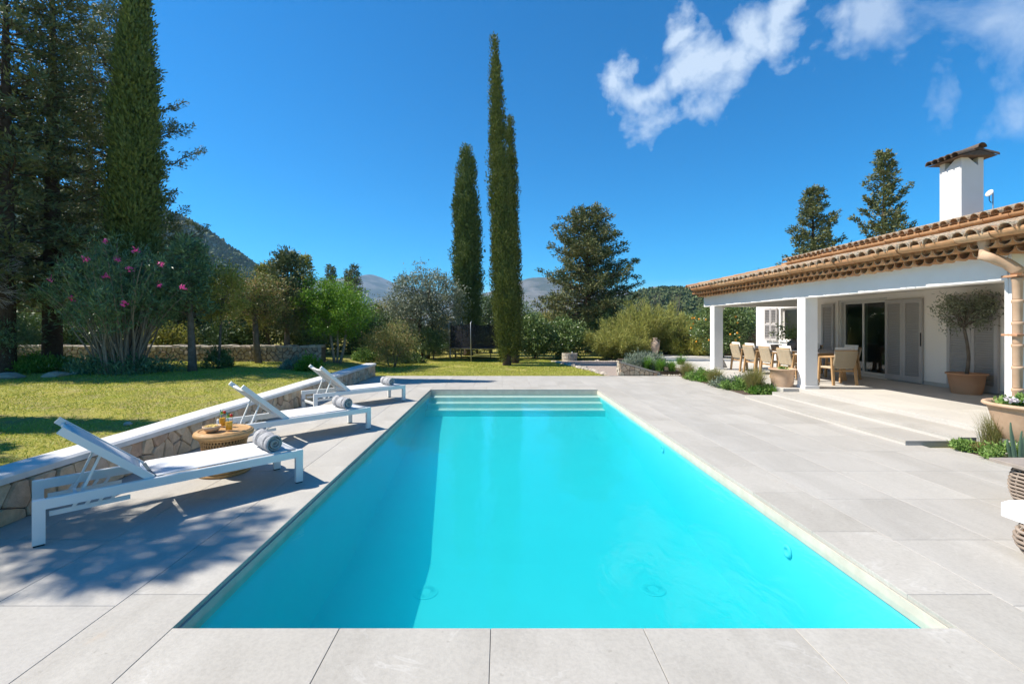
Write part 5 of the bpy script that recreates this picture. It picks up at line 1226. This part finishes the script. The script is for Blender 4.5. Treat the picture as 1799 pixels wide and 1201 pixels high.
# citrus tree with fruit behind the dining table
ci = broad('citrus tree with oranges seen between the column and the wing wall', 8.75 + .9, 19.2 + .6, (0, 0, 1.35), (1.3, 1.0, 1.25), 70, 'glossy', 170, 100, (.10, .045), (((0, 0), .08),), .30, z0=TZ)
go = random.Random(6); om = MB().lathe([(.001, -.042), (.03, -.03), (.042, 0), (.03, .03), (.001, .042)], 12).mesh('orange', 'orange', True)
for k in range(16):
    a = go.uniform(2.4, 5.4); el = go.uniform(-.9, .6); link('orange', om, ci, (1.3 * math.cos(a) * math.cos(el), 1.05 * math.sin(a) * math.cos(el), 1.35 + 1.2 * math.sin(el)))
# background belts of trees that close the view
back = [(20, 24, 3.4, 'dark'), (140, 23, 3.2, 'dark'), (250, 24, 3.0, 'mixed'), (330, 22, 2.9, 'dark'), (420, 25, 3.6, 'dark'), (545, 27, 3.0, 'golden'), (620, 29, 3.3, 'dark'), (690, 31, 3.4, 'mixed'), (905, 30, 3.0, 'dark'), (975, 30, 2.6, 'mixed'), (1075, 31, 2.8, 'dark'), (1210, 29, 2.4, 'dark'), (1290, 27, 2.7, 'dark'), (1340, 33, 5.6, 'dark')]
words = ['dark tree behind the left conifers at the picture edge', 'dark tree behind the oleander, left part', 'brownish tree behind the oleander stems', 'dark tree behind the young conifer', 'dark tree behind the yellow-green young tree', 'golden tree in the distance left of the bright green tree', 'dark tree behind the bright green tree', 'rusty green tree behind the olive-like tree', 'dark tree far behind the tall cypresses', 'rusty green tree behind the glossy shrubs', 'dark tree behind the low feathery bush', 'dark tree behind the brown fence', 'dark tree behind the citrus tree', 'dark tree whose top shows above the porch roof']
for i, ((px_, D_, h, mt), lab) in enumerate(zip(back, words)):
    broad(lab, gx(px_, D_), D_, (0, 0, h * .55), (1.9, 1.3, h * .47), 80 + i, mt, 100, 80, (.14, .065), (((0, 0), .1),), .42, 'bark_dark', group='background trees')
hedge = [(395, 18.6, 1.5, 'dark', 'dark shrub over the dry stone wall behind the slender tree'), (440, 19.5, 1.3, 'glossy', 'glossy shrub behind the straight grey trunk'), (530, 19.5, 1.7, 'dark', 'dark shrub behind the upright dark conifer'), (560, 20.5, 1.8, 'glossy', 'glossy shrub left behind the bright green tree'), (625, 20.8, 2.0, 'dark', 'dark shrub right behind the bright green tree'), (665, 22.5, 2.2, 'dark', 'dark shrub behind the rusty green shrub'), (715, 24.5, 1.8, 'dark', 'dark shrub below the olive-like tree'), (775, 26, 2.2, 'mixed', 'brownish shrub behind the trampoline, left'), (840, 26.5, 2.0, 'dark', 'dark shrub behind the trampoline, right'), (300, 18.2, 1.4, 'golden', 'sunlit shrub beyond the dry stone wall by the oleander'), (200, 18.6, 1.8, 'dark', 'dark shrub beyond the wall behind the oleander stems'), (110, 18.4, 1.8, 'dark', 'dark shrub beyond the wall at the far left'), (20, 18, 1.9, 'dark', 'dark shrub beyond the wall at the picture edge'), (1060, 25, 2.2, 'dark', 'dark shrub below the brown-tinged conifer'), (1260, 25, 2.0, 'mixed', 'brownish shrub behind the far column')]
for i, (px_, D_, h, mt, lab) in enumerate(hedge):
    broad(lab, gx(px_, D_), D_, (0, 0, h * .48), (1.25, .8, h * .5), 300 + i, mt, 90, 80, (.11, .055), (((0, 0), .05),), .34, 'bark_dark', 'shrub', 'shrub', 'hedge shrubs', lobes=4)
for i, (px_, D_, top, lab) in enumerate(((623, 34, 474, 'thin dark cypress tip left of the far mountain'), (612, 38, 483, 'smaller cypress tip beside the thin one'), (581, 33, 476, 'dark pointed tree above the bright green tree'), (313, 20, 436, 'pointed conifer top above the oleander'), (345, 20, 446, 'second pointed conifer top right of the oleander'), (533, 24, 462, 'pale thin conifer right of the upright dark conifer'))):
    conifer(lab, gx(px_, D_), D_, gz(top, D_), .95 if i > 2 else .7, 100 + i, 'conifer' if i != 5 else 'golden', 60, .1, .3, 14, 5, (0, 0), 'distant conifers', .8, .2, (.18, .07), 'conifer_tree', 'bark_dark', .1)
# oleander with pink flowers
xo, yo = base_xy(212, 655, .3)
ol = thing('oleander_bush', 'large oleander with pink flowers and many fanning stems', 'shrub', (xo, yo, .28))
g = rng(50); st_ = MB(); PP, AA = [], []
for k in range(78):
    az = g.random() * 6.283; u0 = g.random() ** .55; d = np.array([math.cos(az), math.sin(az) * .7, 0]); tip = d * 2.05 * u0 + np.array([0, 0, 3.62 - 1.75 * u0 ** 2 + g.normal() * .22]); b = d * .42 * u0 + g.normal(size=3) * [.16, .1, 0]
    ctrl = b * .35 + tip * .65 + np.array([0, 0, .1]); ctrl[:2] = b[:2] + (tip[:2] - b[:2]) * .45
    pts = [(1 - t_) ** 2 * b + 2 * t_ * (1 - t_) * ctrl + t_ * t_ * tip + g.normal(size=3) * .02 * (t_ > 0) for t_ in np.linspace(0, 1, 8)]
    st_.tube([tuple(p) for p in pts], list(np.linspace(.026, .008, 8)), 5)
    for q in range(13):
        t_ = g.uniform(.48, 1.03); j = min(int(t_ * 7), 6); c = pts[j] + (pts[j + 1] - pts[j]) * (t_ * 7 - j); br = g.normal(size=3) * [.24, .24, .15] * (q > 3); m_ = 15
        PP.append(c + br + g.normal(size=(m_, 3)) * .075); AA.append(unit(g.normal(size=(m_, 3)) * .75 + [0, 0, .55] + d * .3))
P = np.concatenate(PP); A = np.concatenate(AA); link('foliage', leaf_mesh('foliage', P, A, g.uniform(.11, .19, len(P)), g.uniform(.018, .028, len(P)), 'oleander', g), ol); st_.build('stems', 'bark_pale', ol)
for (px_, py_) in ((184, 423), (239, 440), (286, 464), (227, 473), (186, 485), (281, 502), (322, 505), (90, 491), (127, 524), (219, 533), (150, 456), (208, 455)):
    Df = yo - 1.15 - .5 * random.Random(px_).random(); c = np.array([gx(px_, Df) - xo, Df - yo, gz(py_, Df) - .28])
    n = 16; P = c + g.normal(size=(n, 3)) * .03; A = unit(g.normal(size=(n, 3)) + [0, -.5, .3]); link('flower', leaf_mesh('flower', P, A, .065, .042, 'pink', g), ol)
# bleached dead branches at the left edge
db = MB(); gd = random.Random(12)
def fork(p, d, ln, r_, dep):
    q = p + d * ln; db.tube([tuple(p), tuple((p + q) / 2 + Vector((gd.uniform(-.04, .04), 0, gd.uniform(-.03, .05)))), tuple(q)], [r_, r_ * .8, r_ * .6], 5)
    if dep:
        for k in range(3): fork(q if k else (p + q) / 2, (d + Vector((gd.uniform(-.25, .35), gd.uniform(-.3, .3), gd.uniform(-.45, .4)))).normalized(), ln * gd.uniform(.55, .85), r_ * .6, dep - 1)
for z in (2.1, 2.5, 2.9): fork(Vector((0, 0, z)), Vector((.9, gd.uniform(-.2, .1), gd.uniform(-.05, .2))).normalized(), .62, .022, 4)
db.tube([(-.1, 0, -.1), (-.05, .02, 1.4), (0, 0, 3.0)], [.09, .07, .03], 7)
Dd = 11.8; tag(db.build('dead_tree', 'twig', None, False, (gx(-62, Dd), Dd, .3)), 'bleached leafless branches reaching in from the left edge', 'tree')
broad('grey-green low shrub under the dead branches at the left edge', gx(8, 12.2), 12.2, (0, 0, 1.1), (.75, .6, .55), 51, 'oleander', 60, 70, (.11, .025), (((-.15, 0), .03), ((.15, 0), .03)), .26, 'bark', 'shrub', 'shrub')
for i, (px_, py_, rx, h, n, mt, lab) in enumerate(((62, 655, .75, .42, 3600, 'strap', 'low bright green ground cover behind the pale rocks'), (105, 650, .5, .36, 1800, 'herb', 'second patch of ground cover beside the oleander stems'), (215, 655, 1.5, .5, 4200, 'oleander', 'dark low shoots round the foot of the oleander'), (383, 648, .45, .55, 1800, 'dark', 'dark bushy clump at the foot of the slender tree'), (518, 648, .36, .34, 1500, 'lavender', 'grey-green clump on the lawn below the dark conifer'), (546, 650, .40, .42, 1500, 'bright', 'bright green clump on the lawn by the farthest lounger'), (262, 617, .9, .5, 2500, 'golden', 'sunlit leaves on the dry stone wall'), (640, 640, .6, .5, 1800, 'herb', 'leafy clump between the bright tree and the rusty shrub'), (725, 636, .5, .4, 1400, 'dark', 'dark leaves at the foot of the rusty shrub'))):
    x, y = base_xy(px_, py_, .28 if px_ < 600 else .02); mound(lab, x, y, float(ground_z(x, y)), rx, rx * .6, h, n, (.10, .04), 110 + i, mt)
# flower beds on the right
bed = [('lavender', 1122, 15.6, .6, .45, 'silvery lavender mound behind the planter wall'), ('lavender', 1140, 16.8, .6, .42, 'second silvery lavender mound by the amphora')]
for i, (mt, px_, D_, rx, h, lab) in enumerate(bed): mound(lab, gx(px_, D_), D_, .09, rx, rx * .7, h, 4200, (.13, .02), 130 + i, mt, 'lavender_plant', group='bed plants')
plants = [  # label, px, D, n, h, spread, width, mat
 ('bright strap-leaved clump just behind the planter wall', 1136, 15.2, 260, .50, .35, .022, 'strap'), ('strap-leaved clump at the low end of the planter wall', 1160, 14.95, 260, .45, .35, .022, 'strap'), ('strap-leaved clump behind the rocks', 1180, 14.9, 220, .42, .32, .02, 'strap'), ('strap-leaved clump below the amphora', 1150, 17.2, 220, .5, .35, .022, 'strap'), ('tall strap-leaved clump left of the far column', 1196, 16.2, 220, .5, .35, .02, 'strap'),
 ('tawny feather grass at the corner of the flower bed', 1207, 13.6, 900, .56, .50, .011, 'stipa'), ('tawny feather grass in the middle of the flower bed', 1256, 12.2, 800, .50, .44, .010, 'stipa'), ('largest feather grass, beside the terracotta pot', 1325, 10.62, 1300, .66, .48, .009, 'stipa'), ('upright feather grass by the flower pot', 1746, 5.72, 600, .55, .24, .006, 'stipa')]
for i, (lab, px_, D_, n, h, sp, wd, mt) in enumerate(plants): tuft(lab, gx(px_, D_), D_, .02 if D_ < 14.7 else .1, n, h, sp, wd, 140 + i, mt, 'feather_grass' if mt == 'stipa' else 'strap_leaf_plant', group='bed plants')
herbs = [(1228, 13.2, .28, .30, 'herb', 'fresh green herb clump behind the tawny grass'), (1243, 12.9, .25, .28, 'strap', 'bright green clump in the bed before the far column'), (1278, 11.75, .30, .26, 'lavender', 'silvery leaved clump in the bed'), (1292, 11.3, .28, .24, 'herb', 'green leaved clump next to the largest feather grass'), (1306, 11.7, .26, .28, 'lavender', 'grey clump behind the largest feather grass'), (1346, 10.45, .22, .2, 'herb', 'low herb clump at the near end of the bed'), (1333, 10.5, .2, .16, 'strap', 'low green clump below the largest feather grass'), (1692, 5.86, .16, .12, 'herb', 'low herb at the corner of the bottom step'), (1765, 5.38, .24, .2, 'herb', 'leafy herb clump in front of the flower pot'), (1720, 5.75, .12, .07, 'mixed', 'small brownish herb beside the upright grass')]
for i, (px_, D_, rx, h, mt, lab) in enumerate(herbs): mound(lab, gx(px_, D_), D_, .01, rx * (1.25 if D_ > 6 else 1), rx * (1.0 if D_ > 6 else .8), h * (.95 if D_ > 6 else 1), 2200 if D_ > 6 else 1100, (.075, .022) if D_ > 6 else (.05, .022), 160 + i, mt, 'herb_plant', group='bed plants')
ir = thing('iris_plant', 'blue-green iris with broad pointed leaves at the right edge', 'plant', (gx(1786, 5.2), 5.2, 0), 0, 'bed plants')
for k, (dx_, h, tl) in enumerate(((-.05, .50, -.12), (.02, .40, .02), (.06, .46, .1), (-.02, .30, -.2), (.10, .34, .16))):
    b_ = MB(); w_ = .028
    rows_ = [(0, .7), (.3, 1), (.65, .9), (.88, .5), (1, .03)]
    for u, ww in rows_: b_.v += [(dx_ + tl * u * h * 1.2 - w_ * ww, .02 * k - .04, u * h), (dx_ + tl * u * h * 1.2, .02 * k - .055, u * h), (dx_ + tl * u * h * 1.2 + w_ * ww, .02 * k - .04, u * h)]
    b_.f += [(3 * i + j, 3 * i + j + 1, 3 * i + j + 4, 3 * i + j + 3) for i in range(4) for j in range(2)]; b_.build('leaf', 'iris', ir, True)
tuft('small dark upright blades at the corner pot', gx(1361, 10.2), 10.25, .02, 26, .32, .08, .022, 181, 'strap', 'iris_shoots', group='bed plants', base=.04)

# lawn grass: blades over the visible lawn
g = rng(77); n = 230000
X_ = np.concatenate([g.uniform(-17, -4.28, int(n * .72)), g.uniform(-5, 3.4, n - int(n * .72))]); Y_ = np.concatenate([3.2 + 13 * g.random(int(n * .72)) ** 1.35, 14.41 + 7.5 * g.random(n - int(n * .72)) ** 1.1])
worn = np.sin(X_ * 1.9 + 1.7 * np.sin(Y_ * 1.3)) + np.sin(Y_ * 2.3 + 1.4 * np.sin(X_ * 1.1)) + .6 * np.sin(X_ * 5.1 + Y_ * 3.7)
ok = (np.abs(X_) < 1.14 * Y_ + 1.2) & (g.random(n) > np.clip((worn - .55) * .55, 0, .8)) & ~((X_ > 2.2) & (Y_ > 14.4) & (X_ > 3.4 - (Y_ - 14.4) * .17)); X_, Y_ = X_[ok], Y_[ok]; n = len(X_)
pat = .55 + .45 * np.sin(X_ * 1.7 + np.sin(Y_ * 1.1) * 2) * np.sin(Y_ * 1.9 + X_ * .6); hh = g.uniform(.014, .036, n) * (.75 + .5 * pat); az = g.random(n) * 6.283; w_ = .0035 + .0006 * Y_
Z_ = ground_z(X_, Y_) - .004; d = np.stack([np.cos(az), np.sin(az)], -1); le = g.normal(size=(n, 2)) * .022
Vg = np.empty((n, 3, 3)); Vg[:, 0] = np.stack([X_ - d[:, 0] * w_, Y_ - d[:, 1] * w_, Z_], -1); Vg[:, 1] = np.stack([X_ + d[:, 0] * w_, Y_ + d[:, 1] * w_, Z_], -1); Vg[:, 2] = np.stack([X_ + le[:, 0], Y_ + le[:, 1], Z_ + hh], -1)
tag(link('grass', np_mesh('grass', Vg.reshape(-1, 3), np.arange(3 * n).reshape(n, 3), 'grass')), 'short sunlit lawn grass with worn dry patches', 'grass', kind='stuff')

# ------------------------------------------------------------------ hills and mountains
def fbm(x, y, seed, oct=5, f=1.0):
    v = np.zeros_like(x); a = 1.0; gg = rng(seed)
    for o_ in range(oct):
        for _ in range(3):
            th = gg.random() * 6.283; ph = gg.random() * 6.283; v += a / 3 * np.sin((x * math.cos(th) + y * math.sin(th)) * f + ph)
        a *= .52; f *= 2.05
    return v
def ridge(name, mat, D_, depth, pts, seed, amp, fr, nx_=260, ny_=26, back=1.0):
    """a hill whose skyline passes through pixel points pts at distance D_"""
    px_ = np.array([p[0] for p in pts], float); zz_ = np.array([gz(p[1], D_) for p in pts]); xs_ = np.linspace(gx(px_[0], D_), gx(px_[-1], D_), nx_); top = np.interp(xs_, [gx(p, D_) for p in px_], zz_)
    vs_ = np.linspace(-1, back, ny_); X2, V2 = np.meshgrid(xs_, vs_); T2 = np.broadcast_to(top, X2.shape); Y2 = D_ + V2 * depth
    sh = np.clip(1 - np.abs(V2), 0, 1) ** .85; nz = fbm(X2, Y2, seed, 6, fr) * amp * (.25 + .75 * np.abs(V2)) * np.clip(sh * 3, 0, 1); Zr = (T2 * sh + nz) - 2 * (1 - sh) + fbm(X2, Y2 * 0, seed + 1, 6, fr * 2) * amp * .22 * sh
    Vv = np.stack([X2, Y2, Zr], -1).reshape(-1, 3); i = np.arange(nx_ - 1); Qq = np.concatenate([np.stack([j * nx_ + i, j * nx_ + i + 1, (j + 1) * nx_ + i + 1, (j + 1) * nx_ + i], -1) for j in range(ny_ - 1)])
    return tag(link(name, np_mesh(name, Vv, Qq, mat, True)), kind='structure'), (xs_, vs_, Zr, D_, depth)
def wood(name, label, info, n, size, seed, mat, dens=None, vmax=.25):
    xs_, vs_, Zr, D_, depth = info; g = rng(seed); fx_ = g.random(n) * (len(xs_) - 1.001); lim_ = (vmax + 1) / (vs_[-1] + 1); fy = g.random(n) ** .8 * lim_ * (len(vs_) - 1.001); i, j = fx_.astype(int), fy.astype(int); a, b = fx_ - i, fy - j
    z = Zr[j, i] * (1 - a) * (1 - b) + Zr[j, i + 1] * a * (1 - b) + Zr[j + 1, i] * (1 - a) * b + Zr[j + 1, i + 1] * a * b; x = np.interp(fx_, np.arange(len(xs_)), xs_); y = D_ + np.interp(fy, np.arange(len(vs_)), vs_) * depth
    if dens is not None: k = fbm(x, y, seed + 5, 4, dens[0]) > dens[1] + g.normal(size=n) * .25; x, y, z = x[k], y[k], z[k]
    n = len(x); s = g.uniform(.55, 1.25, n) * size; m_ = 17
    o_ = unit(g.normal(size=(n, m_, 3))); o_[..., 2] = np.abs(o_[..., 2]) * 1.1 - .15
    P = np.stack([x, y, z], -1)[:, None] + o_ * s[:, None, None] * g.uniform(.5, 1.0, (n, m_, 1)) + np.array([0, 0, .35]) * s[:, None, None]
    A = unit(o_ + g.normal(size=o_.shape) * .6); P = P.reshape(-1, 3); A = A.reshape(-1, 3); ss = np.repeat(s, m_)
    return tag(link(name, leaf_mesh(name, P - A * ss[:, None] * .4, A, ss * .95, ss * .62, mat, g)), label, 'forest', kind='stuff')
h1, i1 = ridge('hill_left', 'hill_rock', 620, 330, [(-420, 250), (-100, 290), (150, 335), (240, 362), (290, 372), (320, 380), (350, 398), (385, 424), (420, 450), (445, 470), (470, 488), (520, 510), (600, 540), (680, 566)], 201, 14, .018)
wood('hill_pine_wood', 'pines scattered over the pale rocky hill on the left', i1, 10500, 5.0, 202, 'hilltree', (.02, -.12))
h2, i2 = ridge('hill_right', 'hill_green', 300, 170, [(880, 566), (960, 556), (1040, 540), (1085, 524), (1120, 513), (1160, 508), (1200, 509), (1240, 512), (1300, 520), (1400, 512), (1550, 500), (1800, 480), (2200, 470), (2700, 520)], 203, 4, .03)
wood('forest_right', 'dark green wooded hillside behind the feathery bushes and the house', i2, 15000, 1.75, 204, 'hilltree', (.05, -.9))
ridge('mountain_left', 'mountain', 3300, 1300, [(120, 560), (300, 520), (440, 498), (520, 489), (560, 487), (600, 485), (630, 484), (650, 481), (670, 486), (700, 500), (740, 512), (800, 520), (850, 515), (920, 530), (1000, 560)], 205, 60, .006)
ridge('mountain_middle', 'mountain', 2300, 900, [(700, 566), (780, 545), (840, 525), (880, 508), (905, 498), (925, 490), (945, 487), (965, 488), (985, 492), (1010, 500), (1045, 506), (1075, 503), (1090, 507), (1110, 514), (1150, 528), (1220, 548), (1300, 566)], 206, 45, .008)
ridge('mountain_right', 'mountain', 2900, 1000, [(1020, 560), (1080, 530), (1110, 516), (1130, 508), (1145, 502), (1160, 504), (1185, 507), (1205, 509), (1220, 504), (1240, 501), (1280, 500), (1350, 492), (1500, 490), (1700, 500), (2000, 540)], 207, 50, .007)
# the air between here and the mountains
hz = MB().box(-5200, 5200, -300, 4700, -3.2, 480).build('haze', 'paver'); hz.data.materials.clear()
hm = bpy.data.materials.new('haze air'); hm.use_nodes = True; nt = hm.node_tree; nt.nodes.clear(); out = N(nt, 'OutputMaterial'); pv = N(nt, 'VolumePrincipled')
pv.inputs['Color'].default_value = (.40, .68, .98, 1); pv.inputs['Density'].default_value = .00013; pv.inputs['Anisotropy'].default_value = .2
L(nt, pv.outputs[0], out.inputs[1]); hz.data.materials.append(hm); tag(hz, 'thin blue haze in front of the mountains', 'haze', kind='stuff')
